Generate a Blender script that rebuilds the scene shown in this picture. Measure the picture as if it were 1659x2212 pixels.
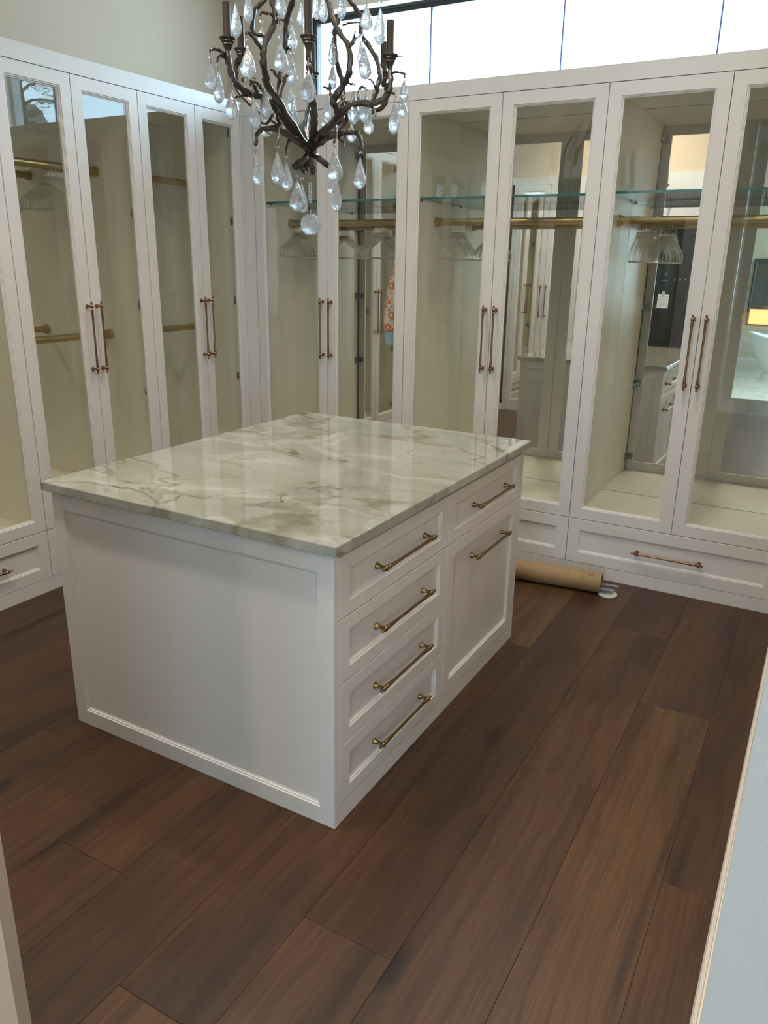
import bpy, bmesh, math, random
from mathutils import Vector, Matrix
random.seed(11)
for o in list(bpy.data.objects):
    bpy.data.objects.remove(o)
scene = bpy.context.scene
COL = scene.collection

# ---------------------------------------------------------------- camera
cam_d = bpy.data.cameras.new('camera')
cam = bpy.data.objects.new('camera', cam_d)
COL.objects.link(cam)
cam.location = (1.062, -1.6117, 1.6346)
cam.rotation_euler = (1.2574, -0.0161, 0.5188)
cam_d.sensor_fit = 'HORIZONTAL'
cam_d.sensor_width = 36.0
cam_d.lens = 36.0 * 1670.4 / 1659.0
cam_d.clip_start = 0.02
scene.camera = cam

# ---------------------------------------------------------------- sky, exposure
world = bpy.data.worlds.new('sky')
scene.world = world
world.use_nodes = True
wn = world.node_tree.nodes
wl = world.node_tree.links
wn.clear()
w_out = wn.new('ShaderNodeOutputWorld')
w_bg = wn.new('ShaderNodeBackground')
w_tc = wn.new('ShaderNodeTexCoord')
w_sep = wn.new('ShaderNodeSeparateXYZ')
w_rmp = wn.new('ShaderNodeValToRGB')
wl.new(w_tc.outputs['Generated'], w_sep.inputs[0])
wl.new(w_sep.outputs['Z'], w_rmp.inputs[0])
w_rmp.color_ramp.elements[0].position = 0.0
w_rmp.color_ramp.elements[0].color = (0.55, 0.82, 1.0, 1)
w_rmp.color_ramp.elements[1].position = 0.8
w_rmp.color_ramp.elements[1].color = (0.38, 0.66, 1.0, 1)
w_bg.inputs['Strength'].default_value = 7.8
wl.new(w_rmp.outputs[0], w_bg.inputs['Color'])
wl.new(w_bg.outputs[0], w_out.inputs[0])

def portal(name, loc, rot, sx, sy):
    l = bpy.data.lights.new(name, 'AREA')
    l.shape = 'RECTANGLE'
    l.size = sx
    l.size_y = sy
    l.cycles.is_portal = True
    o = bpy.data.objects.new(name, l)
    o.location = loc
    o.rotation_euler = rot
    COL.objects.link(o)
portal('window_portal', (-0.6, 3.24, 2.83), (-math.pi / 2, 0, 0), 3.2, 0.62)
portal('added_side_window_portal', (2.66, -4.2, 1.6), (0, math.pi / 2, 0), 1.7, 1.4)  # portal of the added side window
portal('added_end_window_portal', (1.62, -7.26, 1.75), (math.pi / 2, 0, 0), 1.5, 1.8)  # portal of the added end window behind the tub

scene.view_settings.view_transform = 'Standard'
scene.view_settings.look = 'None'
scene.view_settings.exposure = 0.92
scene.view_settings.gamma = 1.0
scene.view_settings.use_curve_mapping = False
cy = scene.cycles
cy.use_denoising = True
cy.max_bounces = 7
cy.diffuse_bounces = 3
cy.glossy_bounces = 4
cy.transmission_bounces = 5
cy.transparent_max_bounces = 16
cy.caustics_reflective = True
cy.caustics_refractive = False
cy.sample_clamp_indirect = 6.0
cy.use_adaptive_sampling = True
cy.adaptive_threshold = 0.1
cy.adaptive_min_samples = 16

# ---------------------------------------------------------------- materials
class NT:
    def __init__(self, name):
        self.m = bpy.data.materials.new(name)
        self.m.use_nodes = True
        self.t = self.m.node_tree
        self.t.nodes.clear()
        self.out = self.n('ShaderNodeOutputMaterial')
    def n(self, typ, **kw):
        nd = self.t.nodes.new(typ)
        for k, v in kw.items():
            if k.startswith('i_'):
                nd.inputs[k[2:].replace('_', ' ')].default_value = v
            else:
                setattr(nd, k, v)
        return nd
    def l(self, a, b):
        self.t.links.new(a, b)
    def ramp(self, fac, stops):
        r = self.n('ShaderNodeValToRGB')
        els = r.color_ramp.elements
        while len(els) < len(stops):
            els.new(0.5)
        for e, (p, c) in zip(els, stops):
            e.position = p
            e.color = (*c, 1)
        self.l(fac, r.inputs[0])
        return r.outputs[0]
    def mix(self, fac, a, b, mode='MIX'):
        nd = self.n('ShaderNodeMix', data_type='RGBA', blend_type=mode)
        for s, v in ((0, fac), (6, a), (7, b)):
            if isinstance(v, (int, float)):
                nd.inputs[s].default_value = v
            elif isinstance(v, tuple):
                nd.inputs[s].default_value = (*v, 1)
            else:
                self.l(v, nd.inputs[s])
        return nd.outputs[2]
    def math(self, op, a, b=None, c=None):
        nd = self.n('ShaderNodeMath', operation=op)
        for s, v in enumerate((a, b, c)):
            if v is None:
                continue
            if isinstance(v, (int, float)):
                nd.inputs[s].default_value = v
            else:
                self.l(v, nd.inputs[s])
        return nd.outputs[0]
    def noise(self, vec, scale, detail=3, rough=0.5, dist=0.0):
        nd = self.n('ShaderNodeTexNoise')
        nd.inputs['Scale'].default_value = scale
        nd.inputs['Detail'].default_value = detail
        nd.inputs['Roughness'].default_value = rough
        nd.inputs['Distortion'].default_value = dist
        if vec is not None:
            self.l(vec, nd.inputs['Vector'])
        return nd.outputs[0]
    def coords(self, kind='Object', scale=(1, 1, 1), rot=(0, 0, 0)):
        if kind == 'Position':
            src = self.n('ShaderNodeNewGeometry').outputs['Position']
        else:
            src = self.n('ShaderNodeTexCoord').outputs[kind]
        mp = self.n('ShaderNodeMapping')
        mp.inputs['Scale'].default_value = scale
        mp.inputs['Rotation'].default_value = rot
        self.l(src, mp.inputs[0])
        return mp.outputs[0]
    def principled(self, **kw):
        p = self.n('ShaderNodeBsdfPrincipled')
        self.l(p.outputs[0], self.out.inputs[0])
        for k, v in kw.items():
            s = p.inputs[k.replace('_', ' ')]
            if isinstance(v, (int, float)):
                s.default_value = v
            elif isinstance(v, tuple):
                s.default_value = (*v, 1) if len(v) == 3 else v
            else:
                self.l(v, s)
        return p
    def bump(self, h, strength=0.1, dist=0.01):
        b = self.n('ShaderNodeBump')
        b.inputs['Strength'].default_value = strength
        b.inputs['Distance'].default_value = dist
        self.l(h, b.inputs['Height'])
        return b.outputs[0]

def simple(name, col, rough=0.5, metal=0.0, nscale=0, nstr=0.05, var=0.0):
    t = NT(name)
    base = col
    kw = dict(Roughness=rough, Metallic=metal)
    if nscale:
        c = t.coords('Position')
        nz = t.noise(c, nscale, 3)
        kw['Normal'] = t.bump(nz, nstr, 0.002)
        if var:
            base = t.mix(nz, tuple(x * (1 - var) for x in col), tuple(min(1, x * (1 + var)) for x in col))
    t.principled(Base_Color=base, **kw)
    return t.m

M = {}
M['paint'] = simple('cabinet_paint', (0.735, 0.71, 0.688), 0.38, 0, 60, 0.02)
M['inner'] = simple('wardrobe_lining', (0.95, 0.915, 0.79), 0.4, 0, 60, 0.02)
M['cream'] = simple('cream_wall_paint', (0.70, 0.56, 0.42), 0.75, 0, 160, 0.08)
M['greywall'] = simple('pale_grey_wall_paint', (0.43, 0.395, 0.38), 0.75, 0, 260, 0.16)
M['ceil'] = simple('ceiling_paint', (0.82, 0.79, 0.74), 0.8, 0, 120, 0.05)
M['trimcream'] = simple('cream_trim_paint', (0.80, 0.75, 0.66), 0.5)
M['tilewall'] = simple('bathroom_plaster', (0.62, 0.56, 0.45), 0.6, 0, 3, 0.02, 0.04)
M['bronze'] = simple('rose_bronze', (0.30, 0.175, 0.105), 0.26, 1.0)
M['antique'] = simple('antique_brass', (0.25, 0.165, 0.075), 0.28, 1.0, 90, 0.05, 0.15)
M['brass'] = simple('satin_brass', (0.50, 0.375, 0.18), 0.34, 1.0)
M['branch'] = simple('dark_bronze_branch', (0.092, 0.080, 0.072), 0.30, 0.8, 70, 0.5, 0.3)
M['sleeve'] = simple('candle_sleeve_bronze', (0.088, 0.070, 0.060), 0.30, 0.6, 40, 0.15, 0.2)
M['frame'] = simple('black_window_frame', (0.012, 0.016, 0.02), 0.35)
M['mull'] = simple('window_joint', (0.10, 0.10, 0.30), 0.5)
M['steel'] = simple('hinge_steel', (0.30, 0.30, 0.31), 0.35, 1.0)
M['zinc'] = simple('zinc_strip', (0.62, 0.65, 0.67), 0.4, 0.5)
M['plastic'] = simple('milky_plastic', (0.55, 0.55, 0.54), 0.4)
M['ink'] = simple('black_ink', (0.02, 0.018, 0.016), 0.8)
M['paper'] = simple('white_paper', (0.85, 0.86, 0.87), 0.8)
M['greyink'] = simple('grey_print', (0.32, 0.34, 0.36), 0.8)
M['bluetape'] = simple('blue_tape', (0.40, 0.56, 0.72), 0.6)
M['blackglass'] = simple('black_appliance_glass', (0.012, 0.016, 0.021), 0.04)
M['darkmetal'] = simple('dark_appliance_metal', (0.03, 0.036, 0.045), 0.35, 0.4)
M['icon'] = simple('pale_icon_print', (0.5, 0.55, 0.58), 0.5)
M['porcelain'] = simple('white_tub_enamel', (0.86, 0.87, 0.86), 0.2)
M['roof'] = simple('roof_plaster', (0.20, 0.165, 0.15), 0.8, 0, 14, 0.2, 0.2)
M['stone'] = simple('chimney_stone', (0.22, 0.19, 0.165), 0.9, 0, 9, 0.3, 0.35)
M['siding'] = simple('grey_siding', (0.12, 0.11, 0.10), 0.8, 0, 6, 0.2, 0.3)
M['whitetrim'] = simple('white_exterior_trim', (0.30, 0.31, 0.31), 0.7)
M['bark'] = simple('pine_bark', (0.06, 0.045, 0.035), 0.9, 0, 20, 0.4, 0.3)
M['needle'] = simple('pine_needle', (0.045, 0.075, 0.035), 0.7)
M['lens'] = simple('lamp_lens', (0.9, 0.88, 0.82), 0.4)

def glass_sheet(name, tint, ior=1.5, rough=0.0, wav=0.0):
    t = NT(name)
    tr = t.n('ShaderNodeBsdfTransparent')
    tr.inputs[0].default_value = (*tint, 1)
    gl = t.n('ShaderNodeBsdfGlossy')
    gl.inputs['Roughness'].default_value = rough
    lw = t.n('ShaderNodeLayerWeight')
    lw.inputs['Blend'].default_value = 0.5
    f0 = ((ior - 1) / (ior + 1)) ** 2
    fac = t.math('ADD', t.math('MULTIPLY', t.math('POWER', lw.outputs['Facing'], 5.0), 1 - f0), f0)
    if wav:
        b = t.bump(t.noise(t.coords('Position'), 2.2, 1), wav, 0.01)
        t.l(b, gl.inputs['Normal'])
    mx = t.n('ShaderNodeMixShader')
    t.l(fac, mx.inputs[0])
    t.l(tr.outputs[0], mx.inputs[1])
    t.l(gl.outputs[0], mx.inputs[2])
    t.l(mx.outputs[0], t.out.inputs[0])
    return t.m
M['pane'] = glass_sheet('wardrobe_door_glass', (0.99, 0.99, 0.965), 1.5, 0.0, 0.012)
M['clear'] = glass_sheet('window_glass', (0.985, 0.99, 0.99))
M['shelfglass'] = glass_sheet('shelf_glass', (0.93, 0.97, 0.96))
M['teal'] = simple('shelf_glass_edge', (0.03, 0.17, 0.18), 0.12)
t = NT('clear_acrylic')
tr = t.n('ShaderNodeBsdfTransparent')
tr.inputs[0].default_value = (1.0, 1.0, 0.995, 1)
gl = t.n('ShaderNodeBsdfGlossy')
gl.inputs['Roughness'].default_value = 0.06
tl_ = t.n('ShaderNodeBsdfTranslucent')
tl_.inputs[0].default_value = (0.95, 0.95, 0.93, 1)
lw = t.n('ShaderNodeLayerWeight')
lw.inputs['Blend'].default_value = 0.5
fac = t.math('ADD', t.math('MULTIPLY', t.math('POWER', lw.outputs['Facing'], 2.2), 0.85), 0.16)
mx = t.n('ShaderNodeMixShader')
mx.inputs[0].default_value = 0.4
t.l(gl.outputs[0], mx.inputs[1])
t.l(tl_.outputs[0], mx.inputs[2])
m2 = t.n('ShaderNodeMixShader')
t.l(fac, m2.inputs[0])
t.l(tr.outputs[0], m2.inputs[1])
t.l(mx.outputs[0], m2.inputs[2])
t.l(m2.outputs[0], t.out.inputs[0])
M['acrylic'] = t.m
M['doorgap'] = simple('grey_strip', (0.15, 0.147, 0.14), 0.5)  # dark tone of the shaded gap behind the door edge
M['hookwire'] = simple('polished_hook', (0.66, 0.62, 0.54), 0.22, 1.0)

t = NT('mirror_silver')
g = t.n('ShaderNodeBsdfGlossy')
g.inputs['Color'].default_value = (0.93, 0.94, 0.92, 1)
g.inputs['Roughness'].default_value = 0.0
t.l(g.outputs[0], t.out.inputs[0])
M['mirror'] = t.m

t = NT('rock_crystal')
gl = t.n('ShaderNodeBsdfGlass')
gl.inputs['Roughness'].default_value = 0.03
gl.inputs['IOR'].default_value = 1.46
gl.inputs['Color'].default_value = (0.97, 0.985, 1.0, 1)
nz = t.noise(t.coords('Position'), 55, 4, 0.6, 0.6)
t.l(t.bump(nz, 0.8, 0.006), gl.inputs['Normal'])
gs = t.n('ShaderNodeBsdfGlossy')
gs.inputs['Roughness'].default_value = 0.06
gs.inputs['Color'].default_value = (0.9, 0.95, 1, 1)
t.l(t.bump(nz, 0.7, 0.006), gs.inputs['Normal'])
df = t.n('ShaderNodeBsdfTranslucent')
df.inputs[0].default_value = (0.86, 0.92, 1.0, 1)
mx = t.n('ShaderNodeMixShader')
mx.inputs[0].default_value = 0.5
t.l(gs.outputs[0], mx.inputs[1])
t.l(df.outputs[0], mx.inputs[2])
m2 = t.n('ShaderNodeMixShader')
m2.inputs[0].default_value = 0.27
t.l(gl.outputs[0], m2.inputs[1])
t.l(mx.outputs[0], m2.inputs[2])
t.l(m2.outputs[0], t.out.inputs[0])
M['crystal'] = t.m

# oak planks
def wood(name, dark, mid, light, rough):
    t = NT(name)
    oi = t.n('ShaderNodeObjectInfo')
    rnd = oi.outputs['Random']
    pos = t.n('ShaderNodeNewGeometry').outputs['Position']
    off = t.n('ShaderNodeCombineXYZ')
    t.l(t.math('MULTIPLY', rnd, 53.0), off.inputs[0])
    t.l(t.math('MULTIPLY', rnd, 131.0), off.inputs[1])
    add = t.n('ShaderNodeVectorMath', operation='ADD')
    t.l(pos, add.inputs[0])
    t.l(off.outputs[0], add.inputs[1])
    def mapped(sc):
        mp = t.n('ShaderNodeMapping')
        mp.inputs['Scale'].default_value = sc
        t.l(add.outputs[0], mp.inputs[0])
        return mp.outputs[0]
    broad = t.noise(mapped((5.0, 0.55, 1)), 1.0, 4, 0.55, 0.7)
    fine = t.noise(mapped((170, 4.0, 1)), 1.0, 4, 0.65, 0.4)
    wave = t.n('ShaderNodeTexWave', wave_type='BANDS', bands_direction='X', wave_profile='SAW')
    wave.inputs['Scale'].default_value = 3.2
    wave.inputs['Distortion'].default_value = 7.5
    wave.inputs['Detail'].default_value = 3.0
    wave.inputs['Detail Scale'].default_value = 1.3
    wave.inputs['Detail Roughness'].default_value = 0.55
    t.l(mapped((1.6, 0.32, 1)), wave.inputs['Vector'])
    tsep = t.n('ShaderNodeSeparateColor')
    t.l(oi.outputs['Color'], tsep.inputs[0])
    tone = t.ramp(tsep.outputs[0], [(0.0, dark), (0.45, mid), (1.0, light)])
    c = t.mix(t.ramp(broad, [(0.35, (0, 0, 0)), (0.70, (1, 1, 1))]), tone, t.mix(0.45, tone, light), 'MIX')
    dk = t.ramp(broad, [(0.28, (1, 1, 1)), (0.45, (0, 0, 0))])
    c = t.mix(t.math('MULTIPLY', dk, 0.62), c, tuple(x * 0.40 for x in dark))
    streak = t.ramp(t.noise(mapped((11.0, 0.42, 1)), 1.0, 5, 0.62, 1.2), [(0.52, (0, 0, 0)), (0.66, (1, 1, 1))])
    c = t.mix(t.math('MULTIPLY', streak, 0.55), c, tuple(x * 0.45 for x in dark))
    warm = t.ramp(t.noise(mapped((3.0, 1.1, 1)), 1.0, 3, 0.5, 0.6), [(0.40, (0, 0, 0)), (0.75, (1, 1, 1))])
    c = t.mix(t.math('MULTIPLY', warm, 0.35), c, (light[0] * 1.05, light[1] * 0.86, light[2] * 0.75))
    wv = t.math('POWER', wave.outputs['Fac'], 2.6)
    c = t.mix(t.math('MULTIPLY', wv, 0.30), c, tuple(x * 0.45 for x in dark))
    fr = t.ramp(fine, [(0.38, (0, 0, 0)), (0.66, (1, 1, 1))])
    c = t.mix(t.math('MULTIPLY', fr, 0.45), c, tuple(x * 0.5 for x in dark))
    vor = t.n('ShaderNodeTexVoronoi')
    vor.inputs['Scale'].default_value = 1.0
    t.l(mapped((3.6, 1.5, 1)), vor.inputs['Vector'])
    wob = t.math('ADD', vor.outputs['Distance'], t.math('MULTIPLY', t.noise(mapped((14, 7, 1)), 1.0, 2), 0.09))
    kn = t.ramp(wob, [(0.10, (1, 1, 1)), (0.20, (0, 0, 0))])
    sepn = t.n('ShaderNodeSeparateColor')
    t.l(vor.outputs['Color'], sepn.inputs[0])
    sel = t.math('GREATER_THAN', sepn.outputs[0], 0.5)
    c = t.mix(t.math('MULTIPLY', t.math('MULTIPLY', kn, sel), 0.85), c, tuple(x * 0.2 for x in dark))
    h = t.math('ADD', t.math('MULTIPLY', fine, 0.6), t.math('MULTIPLY', wave.outputs['Fac'], 0.4))
    ro = t.math('ADD', t.math('MULTIPLY', fine, 0.12), rough)
    t.principled(Base_Color=c, Roughness=ro, Normal=t.bump(h, 0.35, 0.0012), Specular_IOR_Level=0.4)
    return t.m
M['oak'] = wood('dark_oak_plank', (0.034, 0.0145, 0.0078), (0.052, 0.0230, 0.0114), (0.150, 0.078, 0.032), 0.36)
M['gap'] = simple('dark_floor_joint', (0.02, 0.014, 0.01), 0.9)  # even dark base below the planks, visible in the joints

# quartzite worktop
t = NT('veined_quartzite')
cd = t.coords('Position', (1.0, 1.9, 1.0), (0, 0, math.radians(-32)))
wob = t.n('ShaderNodeTexNoise')
wob.inputs['Scale'].default_value = 2.4
wob.inputs['Detail'].default_value = 4
t.l(cd, wob.inputs['Vector'])
wm = t.n('ShaderNodeVectorMath', operation='SCALE')
wm.inputs['Scale'].default_value = 0.45
t.l(wob.outputs['Color'], wm.inputs[0])
wa = t.n('ShaderNodeVectorMath', operation='ADD')
t.l(cd, wa.inputs[0])
t.l(wm.outputs[0], wa.inputs[1])
v = wa.outputs[0]
base = t.ramp(t.noise(v, 1.6, 5, 0.6), [(0.3, (0.285, 0.283, 0.23)), (0.52, (0.335, 0.335, 0.285)), (0.75, (0.385, 0.39, 0.345))])
def ridge(scale, width, detail=2):
    n_ = t.noise(v, scale, detail, 0.45, 0.3)
    a = t.math('ABSOLUTE', t.math('SUBTRACT', n_, 0.5))
    mr = t.n('ShaderNodeMapRange')
    mr.inputs['From Min'].default_value = 0.0
    mr.inputs['From Max'].default_value = width
    mr.inputs['To Min'].default_value = 1.0
    mr.inputs['To Max'].default_value = 0.0
    t.l(a, mr.inputs[0])
    return mr.outputs[0]
pale = t.math('MULTIPLY', ridge(1.1, 0.030), 0.42)
c = t.mix(pale, base, (0.56, 0.56, 0.51))
mask = t.ramp(t.noise(v, 2.3, 2), [(0.42, (0, 0, 0)), (0.6, (1, 1, 1))])
c = t.mix(t.math('MULTIPLY', t.math('MULTIPLY', ridge(1.35, 0.011, 4), mask), 0.9), c, (0.10, 0.085, 0.045))
c = t.mix(t.math('MULTIPLY', ridge(0.8, 0.013, 4), 0.7), c, (0.17, 0.15, 0.085))
c = t.mix(t.math('MULTIPLY', ridge(2.6, 0.010, 4), 0.4), c, (0.20, 0.18, 0.11))
t.principled(Base_Color=c, Roughness=0.012, IOR=1.95)
M['quartz'] = t.m

# cardboard
t = NT('brown_cardboard')
cd = t.coords('Position', (30, 4, 4))
c = t.mix(t.noise(cd, 1.0, 4), (0.30, 0.185, 0.085), (0.40, 0.26, 0.125))
c = t.mix(t.ramp(t.noise(t.coords('Position'), 14, 3), [(0.62, (0, 0, 0)), (0.75, (1, 1, 1))]), c, (0.25, 0.16, 0.075))
t.principled(Base_Color=c, Roughness=0.6)
M['card'] = t.m

# floral blouse
t = NT('floral_print_fabric')
cd = t.coords('Position', (1, 1, 1))
vo = t.n('ShaderNodeTexVoronoi')
vo.inputs['Scale'].default_value = 19
t.l(cd, vo.inputs['Vector'])
rg = t.math('ABSOLUTE', t.math('SUBTRACT', vo.outputs['Distance'], 0.30))
ring = t.ramp(rg, [(0.07, (1, 1, 1)), (0.12, (0, 0, 0))])
vo2 = t.n('ShaderNodeTexVoronoi')
vo2.inputs['Scale'].default_value = 60
t.l(cd, vo2.inputs['Vector'])
dots = t.ramp(vo2.outputs['Distance'], [(0.28, (1, 1, 1)), (0.34, (0, 0, 0))])
c = t.mix(dots, (0.80, 0.66, 0.62), (0.58, 0.13, 0.06))
c = t.mix(ring, c, (0.62, 0.20, 0.035))
t.principled(Base_Color=c, Roughness=0.85)
M['floral'] = t.m
M['cuff'] = simple('light_blue_cuff', (0.33, 0.50, 0.68), 0.85)

# white mosaic tile (too far away to tell the pieces apart)
t = NT('white_mosaic_tile')
cd = t.coords('Position', (14, 40, 1))
vo = t.n('ShaderNodeTexVoronoi')
vo.inputs['Scale'].default_value = 1.0
t.l(cd, vo.inputs['Vector'])
sp = t.n('ShaderNodeSeparateColor')
t.l(vo.outputs['Color'], sp.inputs[0])
c = t.ramp(sp.outputs[0], [(0.0, (0.42, 0.40, 0.34)), (0.25, (0.72, 0.71, 0.66)), (1.0, (0.82, 0.82, 0.79))])
t.principled(Base_Color=c, Roughness=0.3)
M['mosaic'] = t.m

t = NT('niche_glow')
em = t.n('ShaderNodeEmission')
em.inputs[0].default_value = (1.0, 0.55, 0.22, 1)
em.inputs[1].default_value = 1.1
t.l(em.outputs[0], t.out.inputs[0])
M['glow'] = t.m
t = NT('fill_lamp_glow')  # glow of the added ceiling fill lamps
em = t.n('ShaderNodeEmission')
em.inputs[0].default_value = (1.0, 0.86, 0.70, 1)
em.inputs[1].default_value = 12.0
t.l(em.outputs[0], t.out.inputs[0])
M['fillglow'] = t.m

# ---------------------------------------------------------------- mesh helpers
class MB:
    def __init__(self):
        self.v = []
        self.f = []
        self.mi = []
    def add(self, vs, fs, mi=0):
        b = len(self.v)
        self.v += [tuple(x) for x in vs]
        self.f += [tuple(i + b for i in f) for f in fs]
        self.mi += [mi] * len(fs)
        return self
    def box(self, p, q, mi=0, fn=None):
        x0, y0, z0 = p
        x1, y1, z1 = q
        vs = [(x0, y0, z0), (x1, y0, z0), (x1, y1, z0), (x0, y1, z0), (x0, y0, z1), (x1, y0, z1), (x1, y1, z1), (x0, y1, z1)]
        if fn:
            vs = [fn(*w) for w in vs]
        return self.add(vs, [(0, 3, 2, 1), (4, 5, 6, 7), (0, 1, 5, 4), (1, 2, 6, 5), (2, 3, 7, 6), (3, 0, 4, 7)], mi)
    def lathe(self, prof, n=12, fn=None, cap=True, mi=0):
        # prof: (radius, s); swept round the s axis; local (x, y, s)
        vs = []
        for r, s in prof:
            for k in range(n):
                a = 2 * math.pi * k / n
                vs.append((r * math.cos(a), r * math.sin(a), s))
        if fn:
            vs = [fn(*w) for w in vs]
        fs = []
        m = len(prof)
        for i in range(m - 1):
            for k in range(n):
                k2 = (k + 1) % n
                fs.append((i * n + k, i * n + k2, (i + 1) * n + k2, (i + 1) * n + k))
        if cap:
            fs.append(tuple(range(n - 1, -1, -1)))
            fs.append(tuple((m - 1) * n + k for k in range(n)))
        return self.add(vs, fs, mi)
    def tube(self, pts, rads, n=6, mi=0, closed=False):
        P = [Vector(p) for p in pts]
        vs = []
        m = len(P)
        up = None
        for i in range(m):
            a = P[i - 1] if (i > 0 or closed) else P[i]
            b = P[(i + 1) % m] if (i < m - 1 or closed) else P[i]
            d = (b - a).normalized()
            if up is None:
                up = d.orthogonal().normalized()
            up = (up - d * up.dot(d))
            up = up.normalized() if up.length > 1e-6 else d.orthogonal().normalized()
            w = d.cross(up)
            r = rads[i] if isinstance(rads, (list, tuple)) else rads
            for k in range(n):
                t_ = 2 * math.pi * k / n
                vs.append(P[i] + (up * math.cos(t_) + w * math.sin(t_)) * r)
        fs = []
        for i in range(m if closed else m - 1):
            j = (i + 1) % m
            for k in range(n):
                k2 = (k + 1) % n
                fs.append((i * n + k, i * n + k2, j * n + k2, j * n + k))
        if not closed:
            fs.append(tuple(range(n - 1, -1, -1)))
            fs.append(tuple((m - 1) * n + k for k in range(n)))
        return self.add(vs, fs, mi)
    def loops(self, rings, fn=None, close_first=False, close_last=False, wrap=False, mi=0):
        # rings: list of equal-length vertex rings
        n = len(rings[0])
        vs = [w for r in rings for w in r]
        if fn:
            vs = [fn(*w) for w in vs]
        fs = []
        m = len(rings)
        for i in range(m if wrap else m - 1):
            j = (i + 1) % m
            for k in range(n):
                k2 = (k + 1) % n
                fs.append((i * n + k, i * n + k2, j * n + k2, j * n + k))
        if close_first:
            fs.append(tuple(range(n - 1, -1, -1)))
        if close_last:
            fs.append(tuple((m - 1) * n + k for k in range(n)))
        return self.add(vs, fs, mi)
    def mesh(self, name, mats, smooth=None):
        me = bpy.data.meshes.new(name)
        me.from_pydata([tuple(w) for w in self.v], [], self.f)
        for m_ in (mats if isinstance(mats, (list, tuple)) else [mats]):
            me.materials.append(m_)
        for p_, i in zip(me.polygons, self.mi):
            p_.material_index = i
        bm = bmesh.new()
        bm.from_mesh(me)
        bmesh.ops.recalc_face_normals(bm, faces=bm.faces)
        bm.to_mesh(me)
        bm.free()
        if smooth is not None:
            me.shade_smooth()
            me.set_sharp_from_angle(angle=math.radians(smooth))
        return me
    def build(self, name, mats, parent=None, origin=None, smooth=None):
        if origin is not None:
            ox, oy, oz = origin
            self.v = [(x - ox, y - oy, z - oz) for x, y, z in self.v]
        return link(name, self.mesh(name, mats, smooth), parent, origin if parent is None else None)

def link(name, me, parent=None, loc=None):
    o = bpy.data.objects.new(name, me)
    COL.objects.link(o)
    if parent is not None:
        o.parent = parent
    if loc is not None:
        o.location = loc
    return o
def tag(o, label, cat, group=None):
    o['label'] = label
    o['category'] = cat
    if group:
        o['group'] = group
    return o
def thing(name, loc, label, cat, group=None):
    o = bpy.data.objects.new(name, None)
    o.empty_display_size = 0.1
    COL.objects.link(o)
    o.location = loc
    return tag(o, label, cat, group)
def struct(o):
    o['kind'] = 'structure'
    return o

def facing(face, plane):
    # (a along the wall, b up, c depth behind the front plane) -> world
    if face == 'S':
        return lambda a, b, c: (a, plane + c, b)
    if face == 'N':
        return lambda a, b, c: (a, plane - c, b)
    if face == 'E':
        return lambda a, b, c: (plane - c, a, b)
    return lambda a, b, c: (plane + c, a, b)

def frame_rings(a0, a1, b0, b1, prof):
    return [[(a0 + i, b0 + i, d), (a1 - i, b0 + i, d), (a1 - i, b1 - i, d), (a0 + i, b1 - i, d)] for i, d in prof]
def door_frame(mb, a0, a1, b0, b1, fn, w=0.058, t_=0.022):
    prof = [(0, t_), (0, 0.0015), (0.0015, 0), (w, 0), (w + 0.0015, 0.004), (w + 0.006, 0.0045), (w + 0.0075, 0.0085), (w + 0.012, 0.010), (w + 0.012, t_)]
    mb.loops(frame_rings(a0, a1, b0, b1, prof), fn, wrap=True)
    return w + 0.012
def panel_front(mb, a0, a1, b0, b1, fn, w=0.058, wb=None, t_=0.022):
    wb = wb or w
    prof = [(0, 0, t_), (0, 0, 0.0015), (0.0015, 0.0015, 0), (w, wb, 0), (w + 0.0015, wb + 0.0015, 0.004), (w + 0.006, wb + 0.006, 0.0045), (w + 0.0075, wb + 0.0075, 0.0085), (w + 0.012, wb + 0.012, 0.010), (w + 0.0125, wb + 0.0125, 0.0105)]
    rings = [[(a0 + i, b0 + j, d), (a1 - i, b0 + j, d), (a1 - i, b1 - j, d), (a0 + i, b1 - j, d)] for i, j, d in prof]
    mb.loops(rings, fn, close_first=True, close_last=True)

# pull handle along local Z, standing off along local +Y by 'off'
def handle_mesh(name, length, mat, off=0.036):
    mb = MB()
    h = length / 2
    half = [(0.0012, h), (0.0045, h - 0.002), (0.0060, h - 0.006), (0.0045, h - 0.011), (0.0034, h - 0.014), (0.0075, h - 0.018), (0.0092, h - 0.024), (0.0075, h - 0.030), (0.0052, h - 0.034), (0.0072, h - 0.037), (0.0078, h - 0.042), (0.0062, h - 0.047), (0.0066, h - 0.056), (0.0058, h - 0.075), (0.0050, h - 0.110)]
    prof = half + [(r, -s) for r, s in reversed(half)]
    mb.lathe(prof, 12, lambda x, y, s: (x, y + off, s))
    for s0 in (h - 0.024, -h + 0.024):
        pp = [(0.0105, 0.0), (0.0108, 0.003), (0.0085, 0.007), (0.0060, 0.016), (0.0056, off - 0.006), (0.0070, off)]
        mb.lathe(pp, 10, lambda x, y, s, q=s0: (x, s, y + q))
    return mb.mesh(name, mat, 50)
HV_B = handle_mesh('handle', 0.36, M['bronze'])
HV_A = handle_mesh('handle', 0.365, M['antique'])
ROT = {  # rotation that turns local +Y to the outward normal (handle upright along Z)
    'S': (0, 0, math.pi), 'N': (0, 0, 0), 'E': (0, 0, -math.pi / 2), 'W': (0, 0, math.pi / 2)}
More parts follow.
